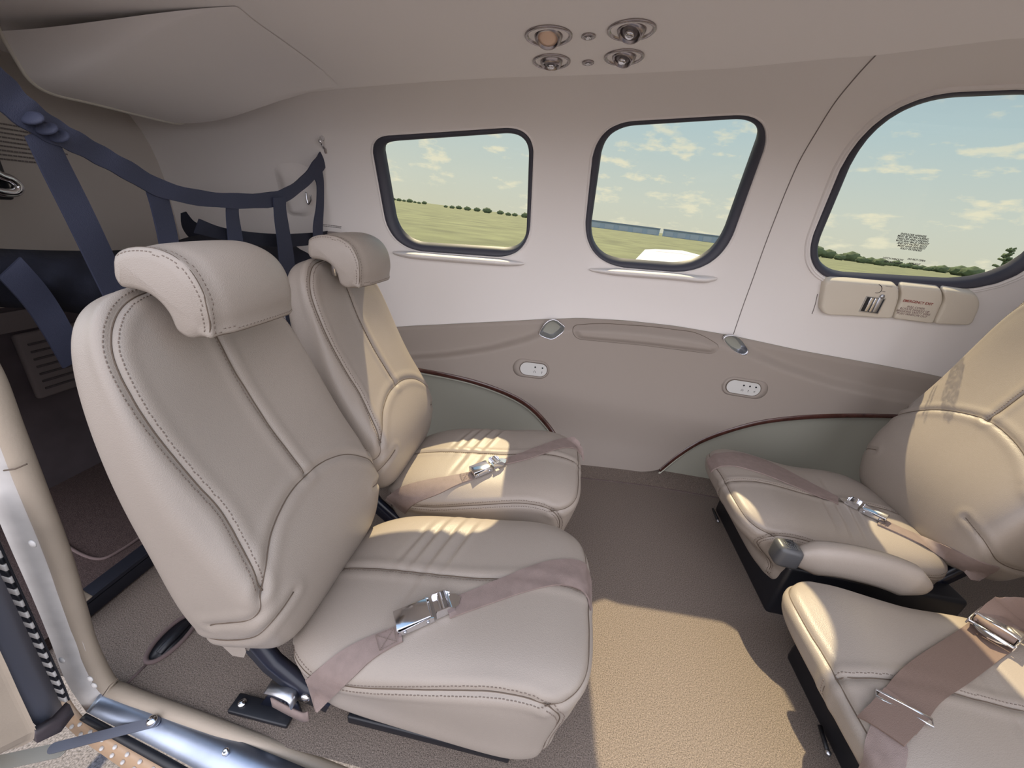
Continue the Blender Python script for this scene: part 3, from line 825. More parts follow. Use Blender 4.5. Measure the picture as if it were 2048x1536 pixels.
def wbvh(objs):
    V = []; Fc = []
    for o in objs:
        n = len(V); V += [o.matrix_world@v.co for v in o.data.vertices]; Fc += [tuple(k+n for k in p.vertices) for p in o.data.polygons]
    return BVHTree.FromPolygons(V, Fc)
def softparts(s): return [c for c in s.children if c.name.startswith(('seat_cushion', 'backrest', 'headrest'))]
# ============================================================ DETAILS
bvA, bvB, bvC, bvD = (wbvh(softparts(s)) for s in (seatA, seatB, seatC, seatD))
def onseat(px, py, bv, lift=.003):
    d = Vector(ray(px, py)); d.normalize(); h = bv.ray_cast(Vector(CAM), d)
    if h[0] is None: return None, None
    n = np.array(h[1]); 
    if np.dot(n, d) > 0: n = -n
    return np.array(h[0])+n*lift, n
def ribbon_px(name, U, Lw, bv, m, root, th=.0022, n=6, lift=.0015, bridge=False):
    """webbing lying on a seat; U, Lw = upper and lower edges in photo points"""
    U = cr_spline(U, n); Lw = cr_spline(Lw, n); k = min(len(U), len(Lw)); rows = []; N = []; last = None; K = 7
    for i in range(k):
        row = []; ns = []
        for j in range(K):
            t = j/(K-1); q = U[i]*(1-t)+Lw[i]*t; p, n1 = onseat(*q, bv, lift); row.append(p); ns.append(n1)
        ok = [p for p in row if p is not None]
        ref = sum(ok)/len(ok) if ok else last
        if ref is None: continue
        for j in range(K):
            if row[j] is None:
                t = j/(K-1); q = U[i]*(1-t)+Lw[i]*t; d = ray(*q); g = CAM+d*(np.dot(ref-CAM, fw)/np.dot(d, fw)); row[j] = g; ns[j] = np.array(bv.find_nearest(Vector(g))[1])
        nn = sum(ns); nn /= np.linalg.norm(nn)
        if np.dot(nn, CAM-row[3]) < 0: nn = -nn
        rows.append(row); N.append(nn); last = sum(row)/K
    A = np.array(rows); orig = A.copy(); Nn = np.array(N)
    for _ in range(6):
        A[1:-1] = (A[:-2]+2*A[1:-1]+A[2:])/4; A[:, 1:-1] = (A[:, :-2]+2*A[:, 1:-1]+A[:, 2:])/4; Nn[1:-1] = (Nn[:-2]+2*Nn[1:-1]+Nn[2:])/4
    Nn /= np.linalg.norm(Nn, axis=1)[:, None]
    # lift the smoothed sheet wherever the cushion would show through
    gap = ((orig-A)*Nn[:, None, :]).sum(2); A += Nn[:, None, :]*np.clip(gap, 0, .02)[..., None]
    V = []; Fc = []; k = len(A)
    for i in range(k):
        V += [A[i, j]+Nn[i]*(th+.0008) for j in range(K)]+[A[i, j]-Nn[i]*.0008 for j in range(K-1, -1, -1)]
    m2 = 2*K
    for i in range(k-1):
        for j in range(m2): Fc.append((i*m2+j, i*m2+(j+1) % m2, (i+1)*m2+(j+1) % m2, (i+1)*m2+j))
    Fc += [tuple(range(m2-1, -1, -1)), tuple((k-1)*m2+j for j in range(m2))]
    o = keep(mk(name, V, Fc, m), root); o.data.set_sharp_from_angle(angle=.9)
    return o, list(A[:, 0]+Nn*th), list(A[:, -1]+Nn*th), list(Nn)
def stitches(name, A, B_, N, i0, i1, root, m=THREAD, kind='box'):
    b = Buf(); P0, P1_, Q0, Q1 = A[i0], A[i1], B_[i0], B_[i1]; n = N[i0]
    def dash(s, e, k):
        for j in range(k):
            t0, t1 = (j+.15)/k, (j+.75)/k; c = s+(e-s)*(t0+t1)/2; L_ = np.linalg.norm(e-s)*(t1-t0); b.add(*box_g(c+n*.0008, (L_, .0009, .0008), frame(e-s, n)))
    f = lambda u, v: (P0*(1-u)+P1_*u)*(1-v)+(Q0*(1-u)+Q1*u)*v+n*.003
    for s, e in (((.05, .1), (.95, .1)), ((.95, .1), (.95, .9)), ((.95, .9), (.05, .9)), ((.05, .9), (.05, .1)), ((.05, .1), (.95, .9)), ((.05, .9), (.95, .1))): dash(f(*s), f(*e), 12)
    return keep(b.make(name, m), root)
def buckle(root, c, x, n, L_=.062, W=.040, adj=True, flip=1):
    """airline style lift-lever buckle: body with side plates, lid, rivets, and the adjuster the tongue belongs to"""
    R = frame(x, n); R = R if True else R
    body = Buf(); body.add(*box_g(c+R@np.array([0, 0, .004]), (L_, W*.86, .005), R, .001))
    for s in (-1, 1): body.add(*extr_g([(-L_/2, 0), (L_/2, 0), (L_/2, .012), (L_/2-.006, .015), (-L_/2+.004, .011)], c+R@np.array([0, s*W/2+.0008, 0]), R@np.array([[1, 0, 0], [0, 0, -1], [0, 1, 0]]).astype(float), .0016))
    bo = keep(body.make('buckle_body', CHROME, smooth=False), root)
    lid = Buf(); lid.add(*box_g(c+R@np.array([-.002, 0, .0155]), (L_*.94, W*.93, .003), R, .0012)); lid.add(*box_g(c+R@np.array([-L_/2+.001, 0, .010]), (.003, W*.93, .010), R, .001))
    keep(lid.make('buckle_lid', CHROME), root)
    for s in (-1, 1):
        for u in (-.30, .33):
            keep(mk('rivet', *lathe_g([(.0032, 0), (.0030, .001), (.0015, .0018), (0, .002)], c+R@np.array([u*L_, s*(W/2+.0015), .0065]), frame(R[:, 0], R[:, 1]*s), 14), STEEL), root)
    if adj:
        c2 = c+R@np.array([L_/2+.022, 0, .001]); A = Buf(); l2 = .034
        for s in (-1, 1): A.add(*extr_g([(-l2/2, 0), (l2/2, .002), (l2/2, .010), (l2/2-.010, .020), (-l2/2+.002, .021), (-l2/2, .016)], c2+R@np.array([0, s*W*.44, 0]), R@np.array([[1, 0, 0], [0, 0, -1], [0, 1, 0]]).astype(float), .0016))
        A.add(*tube_g([c2+R@np.array([-.004, -W*.44, .016]), c2+R@np.array([-.004, W*.44, .016])], .0045, 14))
        A.add(*tube_g([c2+R@np.array([.011, -W*.44, .009]), c2+R@np.array([.011, W*.44, .009])], .0026, 12))
        A.add(*box_g(c2+R@np.array([-.012, 0, .010]), (.010, W*.86, .0016), R))
        A.add(*extr_g([(.004, -W*.44), (.022, -W*.30), (.030, 0), (.022, W*.30), (.004, W*.44)], c2+R@np.array([.004, 0, .0035]), R, .0016))
        keep(A.make('tongue_adjuster', CHROME, smooth=False), root)
def beltset(label, bv, pts, bk, size=(.062, .040), lift=.004, m=BELT, st=True, flipc=False):
    c0, n0 = onseat(*bk[0], bv, lift); c1, n1 = onseat(*bk[1], bv, lift); nn = n0+n1; nn /= np.linalg.norm(nn)
    root = thing('seat_belt', label, 'seat belt', tuple((c0+c1)/2), 'seat belts lying on the seats')
    res = [ribbon_px('webbing', U, Lw, bv, m, root) for U, Lw in pts]
    buckle(root, c0, c1-c0, nn, *size)
    if st:
        _, A, B_, N = res[0]; k = len(A); stitches('stitching', A, B_, N, int(k*.80) if not flipc else 1, k-2 if not flipc else int(k*.2), root)
    return root, res
beA, rA = beltset('mauve seat belt with chrome lift buckle, across the cushion of the seat nearest the door', bvA,
 [([(579, 1396), (619, 1352), (653, 1325), (688, 1299), (739, 1275), (800, 1252)], [(612, 1437), (637, 1420), (677, 1383), (711, 1352), (751, 1315), (806, 1284)]),
  ([(893, 1201), (926, 1190), (986, 1166), (1058, 1136), (1094, 1125), (1138, 1120), (1170, 1130), (1180, 1165)], [(900, 1238), (942, 1223), (1004, 1201), (1058, 1183), (1113, 1172), (1150, 1176), (1170, 1190), (1180, 1222)])],
 ((829, 1240), (868, 1222)), (.064, .040))
beB, rB = beltset('mauve seat belt with chrome buckle, half sunlit, across the far seat facing right', bvB,
 [([(772, 998), (799, 976), (848, 962), (905, 953), (940, 946)], [(812, 1026), (830, 1007), (879, 989), (914, 971), (947, 960)]),
  ([(1005, 920), (1020, 916), (1069, 898), (1118, 880), (1150, 878), (1166, 898)], [(1008, 930), (1025, 927), (1069, 916), (1127, 896), (1155, 902), (1168, 922)])],
 ((962, 944), (990, 933)), (.056, .038))
beC, rC = beltset('narrow mauve seat belt with small chrome buckle, on the far seat facing left', bvC,
 [([(1998, 1134), (1903, 1094), (1821, 1066), (1780, 1047), (1760, 1038)], [(1957, 1160), (1894, 1120), (1818, 1079), (1777, 1060), (1754, 1050)]),
  ([(1675, 995), (1622, 968), (1558, 934), (1508, 914), (1463, 906), (1425, 912), (1416, 925)], [(1676, 1010), (1606, 982), (1542, 955), (1489, 938), (1463, 933), (1436, 936), (1424, 945)])],
 ((1745, 1032), (1700, 1010)), (.060, .032))
# wide belt on the nearest right hand seat
c0, n0 = onseat(1985, 1268, bvD, .008); c1, n1 = onseat(1930, 1318, bvD, .008)
if c0 is None: c0, c1, n0 = onp(1985, 1268, 2, .38), onp(1930, 1318, 2, .38), np.array([0, 0, 1.])
beD = thing('seat_belt', 'wide brown seat belt with large chrome buckle and keeper, in the lower right corner', 'seat belt', tuple(c1), 'seat belts lying on the seats')
ribbon_px('webbing', [(1950, 1238), (1906, 1270), (1849, 1304), (1798, 1341), (1764, 1384), (1740, 1412)], [(2030, 1300), (1991, 1327), (1934, 1370), (1877, 1407), (1852, 1446), (1832, 1470)], bvD, BELTD, beD, .003)
ribbon_px('webbing_fold', [(1764, 1380), (1745, 1405), (1721, 1437)], [(1853, 1444), (1832, 1468), (1806, 1497)], bvD, BELTD, beD, .003, lift=.0065)
ribbon_px('webbing_tail', [(1742, 1452), (1732, 1480), (1730, 1510), (1735, 1560)], [(1812, 1492), (1816, 1505), (1812, 1530), (1806, 1570)], bvD, BELT, beD, .002)
ribbon_px('webbing_lap', [(1948, 1236), (1972, 1208), (2010, 1196), (2048, 1196), (2080, 1200)], [(2036, 1280), (2048, 1266), (2070, 1250), (2090, 1245), (2110, 1240)], bvD, BELTD, beD, .003)
xd = c1-c0; n0 = n0*.3+np.array([0, 0, 1.]); R = frame(xd, n0); W = .066; c0 = c0+R[:, 2]*.012
b = Buf(); b.add(*box_g(c0+R@np.array([-.012, 0, .010]), (.040, W, .004), R, .0015)); b.add(*box_g(c0+R@np.array([-.031, 0, .003]), (.003, W, .016), R, .001)); keep(b.make('buckle_lid', CHROME), beD)
b = Buf(); b.add(*tube_g([c0+R@np.array([.013, -W/2, .009]), c0+R@np.array([.013, W/2, .009])], .0050, 14)); b.add(*tube_g([c0+R@np.array([.044, -W/2, .002]), c0+R@np.array([.044, W/2, .002])], .004, 12))
for s in (-1, 1): b.add(*box_g(c0+R@np.array([.008, s*(W/2+.001), .002]), (.080, .003, .016), R, .001))
b.add(*box_g(c0+R@np.array([.004, 0, -.004]), (.070, W*.95, .002), R))
keep(b.make('buckle_body', CHROME), beD)
b = Buf(); b.add(*tube_g([c0+R@np.array([.027, -W/2+.003, .007]), c0+R@np.array([.027, W/2-.003, .007])], .0078, 14)); keep(b.make('webbing_roll', BELTD), beD)
b = Buf(); b.add(*extr_g([(.040, -W/2), (.058, -W*.2), (.064, 0), (.058, W*.2), (.040, W/2)], c0+R@np.array([0, 0, -.001]), R, .003)); keep(b.make('lift_tab', CHROME, smooth=False), beD)
pa, na = onseat(1748, 1392, bvD, .010); pb, nb = onseat(1858, 1452, bvD, .010)
if pa is not None and pb is not None:
    v = pb-pa; off = np.cross(na, v/np.linalg.norm(v))*.006
    tube('wire_keeper', [pa-off, pa+off, pb+off, pb-off], .0026, CHROME, root=beD, seg=8, closed=True)
# armrest with latch on the far right seat: a padded bar along its inner side
def padbar(name, path, rw, rh, m, root, up=(0, 0, 1)):
    n = len(path); r_ = [min(1, .35+3.2*min(i, n-1-i)/n) for i in range(n)]
    V = []; Fc = []; P = [np.array(p, float) for p in path]; sg = 20
    for i in range(n):
        t = P[min(i+1, n-1)]-P[max(i-1, 0)]; t /= np.linalg.norm(t); s = np.cross(t, np.array(up, float)); s /= np.linalg.norm(s); q = np.cross(s, t)
        for k in range(sg):
            A = 2*math.pi*k/sg; c, d = math.cos(A), math.sin(A); f = (abs(c)**3.2+abs(d)**3.2)**(-1/3.2); V.append(P[i]+s*c*f*rw*r_[i]+q*d*f*rh*r_[i])
    for i in range(n-1):
        for k in range(sg): l = (k+1) % sg; Fc.append((i*sg+k, i*sg+l, (i+1)*sg+l, (i+1)*sg+k))
    Fc += [tuple(range(sg-1, -1, -1)), tuple((n-1)*sg+k for k in range(sg))]
    return keep(mk(name, V, Fc, m), root)
ap = [onp(*p, 1, .806*BS) for p in [(1590, 1106), (1625, 1104), (1680, 1108), (1740, 1120), (1790, 1135), (1830, 1152), (1862, 1166)]]
apc = cr_spline([(p[0], .806*BS, p[2]-.020) for p in ap], 6)
padbar('armrest', apc, .026, .046, LEATHER, seatC)
b0 = onp(1575, 1100, 1, .806*BS); bt = Buf(); dx = np.array([1, .0, .02])
bt.add(*box_g(np.array([b0[0]+.0, .806*BS, b0[2]-.012]), (.062, .050, .062), frame(dx, (0, 0, 1)), bev=.014, seg=4, taper=lambda v: (v[0], v[1], v[2]*(1-.25*(v[0] > 0)*0)-.10*v[0])))
bo = keep(bt.make('armrest_latch', mat('latch_plastic', (74, 74, 76), .38)), seatC); bo['label'] = 'dark grey release latch'
cc = np.array([b0[0]-.002, .806*BS, b0[2]+.0195]); R = frame(dx, (0, 0, 1)); b = Buf()
b.add(*box_g(cc, (.030, .034, .0012), R, .0004))
for i in range(6): b.add(*box_g(cc+R@np.array([-.0125+.005*i, 0, .001]), (.0014, .030, .0012), R))
b.add(*tube_g([cc+R@np.array([x_, y_, .0016]) for x_, y_ in ((-.009, -.010), (-.009, .010), (.004, .010), (.011, 0), (.004, -.010))], .0009, 6, closed=True))
b.add(*box_g(cc+R@np.array([-.001, 0, .0018]), (.012, .002, .0012), R)); b.add(*box_g(cc+R@np.array([-.001, 0, .0018]), (.002, .012, .0012), R))
keep(b.make('button_emblem', MATS['latch_plastic']), seatC)
# belt anchors -----------------------------------------------------------
def anchor(label, c, sc=1):
    c = np.array(c); t = thing('belt_anchor', label, 'bracket', tuple(c), 'belt anchors on the floor'); R = np.eye(3)
    b = Buf(); b.add(*box_g(c+np.array([0, 0, .006]), (.13*sc, .035, .012), R, .003)); keep(b.make('base_rail', BLACK), t)
    b = Buf(); b.add(*extr_g([(-.04, 0), (.05, 0), (.045, .035), (.01, .06), (-.01, .055)], c+np.array([.03, .012, .010]), np.array([[1., 0, 0], [0, 0, -1], [0, 1, 0]]), .006)); keep(b.make('side_plate', BLACKP), t)
    keep(mk('bolt', *lathe_g([(.009, 0), (.009, .004), (.005, .007), (0, .008)], c+np.array([.045, .005, .042]), frame((1, 0, 0), (0, -1, 0)), 16), CHROME), t)
    keep(mk('bolt', *lathe_g([(.008, 0), (.008, .004), (.004, .006), (0, .007)], c+np.array([-.045, 0, .012]), np.eye(3), 16), CHROME), t)
    return t
a_ = onp(505, 1425, 2, .0)
an = anchor('black steel belt anchor on the carpet at the foot of the seat nearest the door', (a_[0]+.02, a_[1]+.005, 0))
pp = [np.array(onp(540, 1395, 1, .372)), onp(575, 1392, 1, .366), onp(612, 1420, 1, .362)]
p_ = cr_spline([onp(536, 1372, 1, .385), onp(560, 1378, 1, .378), onp(585, 1390, 1, .374), onp(592, 1405, 1, .372)], 5)
keep(mk('chrome_hook', *strip_g([q+np.array([0, -.012, 0]) for q in p_], [q+np.array([0, .014, 0]) for q in p_], .003), STEEL), an)
p_ = cr_spline([onp(545, 1402, 1, .372), onp(575, 1418, 1, .368), onp(605, 1432, 1, .364), onp(618, 1430, 1, .362)], 5)
keep(mk('webbing_loop', *strip_g([q+np.array([0, 0, .014]) for q in p_], [q-np.array([0, 0, .014]) for q in p_], .003), BELT), an)

# hand-hole, seams and baggage step on the floor -----------------------------
hb_ = thing('floor_handle', 'black oval recessed handle in the carpet by the door corner', 'handle', (-.765, .487, .0))
e = [(-.765+.028*math.cos(a)*(1), .487+.058*math.sin(a), .0015) for a in np.linspace(0, 2*math.pi, 40, endpoint=False)]
keep(mk('recess_cup', *extr_g([(q[0]+.765, q[1]-.487) for q in e], (-.765, .487, .0005), np.eye(3), .002), BLACK), hb_)
tube('rim', [(q[0], q[1], .003) for q in e], .005, EDGE, root=hb_, closed=True, seg=8)
tube('grip', cr_spline([(-.760, .450, .003), (-.757, .465, .010), (-.755, .487, .013), (-.757, .508, .010), (-.760, .522, .003)], 5), .008, BLACK, root=hb_, seg=12)
tag(tube('trim_5', [(-.768, .375, .001), (-.766, .43, .001)], .003, EDGE, seg=6), 'bound carpet edge', kind='structure')
tag(tube('trim_6', [(-.764, .545, .001), (-.765, 1.45, .001)], .003, EDGE, seg=6), 'bound carpet edge behind the seats', kind='structure')
tag(tube('trim_7', cr_spline([(-1.30, .66, .037), (-1.22, .62, .037), (-1.10, .60, .037), (-1.07, .64, .037), (-1.07, .75, .037), (-1.09, .95, .037), (-1.28, .97, .037)], 6), .004, EDGE, seg=6), 'bound edge of the baggage floor hatch', kind='structure')
st_ = thing('step_angle', 'dark painted metal angle along the edge of the baggage floor', 'metal strip', (-.99, .6, 0))
b = Buf(); b.add(*box_g((-1.005, .87, .043), (.05, .86, .006), bev=.002)); b.add(*box_g((-.982, .87, .030), (.004, .86, .050), bev=.0015)); keep(b.make('angle_strip', mat('dark_metal', (52, 54, 64), .35, metal=.6)), st_)
b = Buf(); q = onp(322, 1135, 0, -.975); b.add(*lathe_g([(.006, 0), (.007, .004), (.004, .012), (.007, .018), (.005, .024), (0, .026)], q, frame((0, 1, 0), (1, 0, .3)), 14)); keep(b.make('tie_down_stud', CHROME), st_)

# ceiling fittings -----------------------------------------------------------
def onceil(px, py): return onshell(px, py, .013)
def cfit(name, label, cat, px, py, r, kind, ax=(0, 0, -1), grp=None):
    p = onceil(px, py); n = shell_n(*par(p)); R = frame((1, 0, 0), n); t = thing(name, label, cat, tuple(p), grp)
    keep(mk('trim_ring', *lathe_g([(r*1.0, 0), (r*1.0, .0025), (r*.93, .0045), (r*.86, .002), (r*.80, -.004), (r*.62, -.010), (r*.6, -.012), (0, -.012)], p, R, 40), mat('satin_nickel', (176, 168, 168), .25, metal=1)), t)
    a = np.array(ax, float); a /= np.linalg.norm(a); R2 = frame((1, 0, 0), a); c = p-n*.004
    keep(mk('swivel_ball', *lathe_g([(r*.60, -.012), (r*.62, 0), (r*.56, .010), (r*.48, .015), (r*.44, .015), (r*.42, .009)], c, R2, 36), MATS['satin_nickel']), t)
    lm = mat('lens_amber', (240, 206, 180), .3) if kind == 'lamp' else mat('vent_core', (120, 114, 116), .3, metal=.7)
    keep(mk('lens' if kind == 'lamp' else 'nozzle_core', *lathe_g([(r*.43, .0), (r*.42, .010), (r*.25, .013), (0, .0135)], c, R2, 32), lm), t)
    if kind != 'lamp': keep(mk('nozzle_ring', *lathe_g([(r*.20, .010), (r*.20, .017), (r*.14, .019), (0, .018)], c, R2, 24), CHROME), t)
    return t
cfit('reading_light', 'round ceiling reading light with peach lens, left one nearest the camera', 'light', 1097, 71, .048, 'lamp', (.02, -.45, -1), 'reading lights and air vents overhead')
cfit('air_vent', 'round metal ceiling air nozzle, the larger one top right of the group', 'air vent', 1263, 59, .046, 'vent', (-.15, -.35, -1), 'reading lights and air vents overhead')
cfit('air_vent', 'round metal ceiling air nozzle, directly below the peach reading light in the photo', 'air vent', 1103, 122, .044, 'vent', (.05, -.1, -1), 'reading lights and air vents overhead')
cfit('air_vent', 'round metal ceiling air nozzle, lower right of the group, nearest the window', 'air vent', 1248, 113, .044, 'vent', (-.15, -.3, -1), 'reading lights and air vents overhead')
for px, py, lb in ((1177, 71, 'small oval metal push button between the two upper ceiling fittings'), (1176, 124, 'small oval metal push button between the two lower ceiling fittings')):
    p = onceil(px, py); n = shell_n(*par(p)); R = frame((1, 0, 0), n); t = thing('ceiling_button', lb, 'button', tuple(p), 'ceiling buttons')
    keep(mk('button_rim', *lathe_g([(.014, 0), (.014, .003), (.011, .004), (.010, .002), (0, .002)], p, R, 28), MATS['satin_nickel']), t)
    keep(mk('button_cap', *lathe_g([(.006, .002), (.006, .005), (.004, .006), (0, .006)], p, R, 20), CHROME), t)
# liner's aft edge bead
XN = -.905
q0 = onshell(375, 212, .012)
edge = [onp(-60, -60, 0, -1.22), onp(0, 62, 0, -1.22), onp(30, 115, 0, -1.22), (onp(62, 162, 0, -1.22)), onp(105, 187, 0, -1.23), onp(180, 205, 0, -1.24), onp(280, 230, 0, -1.26), onp(350, 246, 0, -1.275), onp(368, 243, 0, -1.28), onp(374, 228, 0, -1.283), q0]
t = tube('trim_8', cr_spline(edge, 6), .0045, mat('bead_cream', (206, 200, 188), .4), seg=10); tag(t, 'pale bead along the aft edge of the ceiling liner', kind='structure')
# the liner sweeps down to that bead
low = cr_spline(edge[1:], 5); V = []; Fc = []; K = 18; hf = lambda x: hlf(x) if x > -1.26 else hlf(-1.26)
for p in low:
    p = np.array(p); a = math.atan2(p[2]-ZC, p[1]-YC); base = shell(p[0], a); c_ = np.array([p[0], YC, ZC]); o0 = np.linalg.norm(base-c_)-np.linalg.norm(p-c_)
    for j in range(K):
        t_ = j/(K-1); x = p[0]+.55*t_; w_ = sm(t_); aa = a+max(0, hf(x)+.02-a)*sm(t_*1.3) if a < hf(x)+.02 else a
        B0 = shell(x, aa); cc_ = np.array([x, YC, ZC]); dv = (cc_-B0)/np.linalg.norm(cc_-B0); V.append(B0+dv*(o0*(1-w_)+.0145*w_))
for i in range(len(low)-1):
    for j in range(K-1): Fc.append((K*i+j, K*i+j+1, K*(i+1)+j+1, K*(i+1)+j))
tag(mk('trim_9', V, Fc, LINER), 'aft sweep of the ceiling liner', kind='structure')
# ---- cargo net
net = thing('cargo_net', 'dark blue webbing cargo net strung across the cabin behind the seats', 'cargo net', tuple(shell(XN, 0)))
def strap(name, C, Wd, x=XN, m=STRAP, th=.004, n=5, wav=0, root=net):
    P = cr_spline([(c[0], c[1], w_) for c, w_ in zip(C, Wd)], n); L_ = []; Rr = []
    for i, p in enumerate(P):
        a, b_ = P[max(i-1, 0)], P[min(i+1, len(P)-1)]; d = np.array([b_[0]-a[0], b_[1]-a[1]]); d /= np.linalg.norm(d); s = np.array([-d[1], d[0]])*p[2]/2*(1+wav*math.sin(i*1.3))
        xx = x(p[0]) if callable(x) else x
        L_.append(onp(p[0]+s[0], p[1]+s[1], 0, xx)); Rr.append(onp(p[0]-s[0], p[1]-s[1], 0, xx+.004*math.sin(i*.7)))
    o = keep(mk(name, *strip_g(L_, Rr, th, [np.array([1., 0, 0])]*len(L_)), m), root); o.data.set_sharp_from_angle(angle=.5); return o
strap('top_strap', [(-60, 120), (0, 178), (45, 220), (100, 258), (150, 283), (200, 310), (255, 340), (320, 376), (400, 396), (480, 402), (545, 399), (582, 384), (615, 358), (640, 328), (652, 306)], [70, 66, 58, 50, 42, 38, 36, 34, 31, 30, 30, 24, 22, 26, 20], wav=.05)
strap('upright_strap', [(78, 262), (110, 330), (160, 430), (210, 535), (250, 620)], [56, 56, 56, 54, 50], XN-.006)
strap('upright_strap', [(312, 376), (322, 410), (338, 480), (345, 540)], [38, 38, 38, 36], XN-.006)
strap('upright_strap', [(467, 398), (466, 430), (472, 480), (480, 560)], [24, 24, 28, 28], XN-.006)
strap('upright_strap', [(560, 395), (562, 430), (572, 500), (582, 590), (598, 720)], [24, 24, 28, 28, 28], XN+.006, wav=.02)
strap('side_strap', [(633, 345), (641, 365), (641, 410), (637, 450), (637, 480)], [26, 14, 14, 18, 18], XN-.002)
b = Buf(); kp = [onp(p[0], p[1], 0, XN+.012) for p in ((58, 232), (80, 248), (100, 262), (118, 272))]; keep(mk('strap_knot', *tube_g(cr_spline(kp, 5), [.016+.008*math.sin(i) for i in range(16)], 12, flat=.55), STRAP), net)
strap('lower_strap', [(395, 452), (440, 466), (500, 476), (560, 481), (620, 478), (665, 469)], [30, 24, 24, 26, 24, 16], XN-.02, NETD)
strap('lower_strap', [(20, 535), (70, 590), (110, 650), (150, 725)], [60, 58, 56, 50], XN-.072, STRAP)
# drooping dark cover behind the net
V = []; Fc = []; top_ = cr_spline([(-60, 492), (0, 497), (120, 501), (240, 500), (330, 487), (400, 470), (480, 476), (560, 486), (640, 486), (690, 478)], 6); bot_ = cr_spline([(-60, 610), (0, 614), (120, 622), (240, 640), (330, 640), (400, 640), (480, 620), (560, 600), (640, 560), (700, 500)], 6)
for (a, c) in zip(top_, bot_):
    for j in range(7):
        t_ = j/6; xx = XN-.16+.07*math.sin(t_*math.pi)+.010*math.sin(a[0]*.05+j); V.append(onp(a[0]+(c[0]-a[0])*t_, a[1]+(c[1]-a[1])*t_, 0, xx))
nt_ = len(top_); 
for i in range(nt_-1):
    for j in range(6): Fc.append((i*7+j, i*7+j+1, (i+1)*7+j+1, (i+1)*7+j))
o = mk('cargo_cover', V, Fc, NETD); sd_ = o.modifiers.new('s', 'SOLIDIFY'); sd_.thickness = .004; tag(o, 'dark navy fabric cover sagging behind the cargo net', 'cover')
# chrome studs and clips of the net
def stud(px, py, d, root):
    p = onshell(px, py); n = shell_n(*par(p)); c = p
    keep(mk('ball_stud', *lathe_g([(.008, 0), (.008, .003), (.004, .006), (.0035, .014), (.0065, .018), (.0065, .024), (.003, .028), (0, .0285)], c, frame((1, 0, 0), n), 18), CHROME), root)
    return p+n*.02
s1 = stud(645, 276, 0, net); e1 = onp(656, 316, 0, XN+.002)
keep(mk('chrome_link', *tube_g([s1, (s1*.6+e1*.4)], .004, 10), CHROME), net)
keep(mk('strap_clip', *strip_g([s1*.55+e1*.45+np.array([.0, 0, .010]), e1+np.array([0, 0, .010])], [s1*.55+e1*.45-np.array([0, .0, .008]), e1-np.array([0, 0, .012])], .008), mat('tan_plastic', (150, 140, 136), .6)), net)
s2 = stud(694, 468, 0, net); e2 = onp(655, 466, 0, XN-.01); keep(mk('chrome_link', *tube_g([s2, s2*.6+e2*.4], .0035, 10), CHROME), net)
keep(mk('strap_clip', *box_g((s2*.4+e2*.6), (.05, .012, .018), frame(e2-s2, (0, -1, 0)), .003), MATS['tan_plastic']), net)
strap('corner_strap', [(368, 425), (378, 450), (398, 468), (420, 478)], [10, 26, 34, 24], XN-.42, NETD)
# moulded hook boss on the aft wall
hk = thing('harness_hook', 'chrome hook on a moulded rounded boss of the aft side wall', 'hook', tuple(onshell(600, 380)))
bp_ = round_poly([(545, 330, 16), (600, 322, 30), (632, 350, 30), (640, 400, 20), (625, 434, 18), (575, 432, 18), (562, 400, 20)], 20)
lp_ = [np.array(parpx(*p)) for p in resample(bp_, 6)]
V, Fc = cdt_surface(lp_, [], .012, lambda x, ph: shell(x, ph, .022*sm(dist_poly((x, ph), lp_)/.05))); keep(mk('boss', V, Fc, WALLM), hk)
ph0 = onshell(612, 384, .022); pts = cr_spline([ph0, onshell(614, 400, .028), onshell(617, 408, .030), onshell(622, 400, .034), onshell(621, 390, .034)], 5)
keep(mk('hook', *tube_g(pts, .0035, 10), CHROME), hk)
def lines(name, px, py, w_, n, gap, root, surf='wall', jit=.12, xs_=1, hgt=.0022):
    """rows of tiny unreadable print"""
    b = Buf(); p = onshell(px, py, .001) if surf == 'wall' else onp(px, py, 0, XA+.0045)
    nn = shell_n(*par(p)) if surf == 'wall' else np.array([1., 0, 0]); xa = np.array([1., 0, 0]) if surf == 'wall' else np.array([0, 1., 0]); R = frame(xa, nn)
    if R[2, 1] < 0: R = np.stack([-R[:, 0], -R[:, 1], R[:, 2]], 1)
    rr = random.Random(int(px)); 
    for i in range(n):
        W_ = w_*(1-jit*rr.random()); x0 = -W_/2
        while x0 < W_/2:
            l = rr.uniform(.004, .012); b.add(*box_g(p+R@np.array([x0+l/2, (n/2-i)*gap, .0006]), (l*.85, hgt, .0004), R)); x0 += l
    return b, root
b, _ = lines('x', 657, 453, .10, 2, .0052, None); o = b.make('wall_placard', INKG, smooth=False); tag(o, 'two lines of tiny grey print on the wall above the lower net stud', 'placard')
b, _ = lines('x', 32, 291, .22, 9, .0105, None, 'bulk', hgt=.004); o = b.make('bulkhead_placard', INKG, smooth=False); tag(o, 'block of tiny grey print on the aft bulkhead, far left', 'placard')
# chrome latch handle at the far left edge, on the bulkhead
lh = thing('latch_handle', 'polished chrome loop latch at the far left edge before the bulkhead', 'handle', tuple(onp(15, 365, 0, -1.30)))
lpz = cr_spline([onp(p[0], p[1], 0, -1.30) for p in ((-30, 330), (-2, 350), (20, 358), (36, 372), (30, 384), (5, 384), (-30, 376))], 6)
tube('loop', lpz, .010, CHROME, root=lh, seg=12)
keep(mk('backing', *box_g(onp(-25, 350, 0, -1.33), (.03, .05, .10), bev=.006), BLACK), lh)
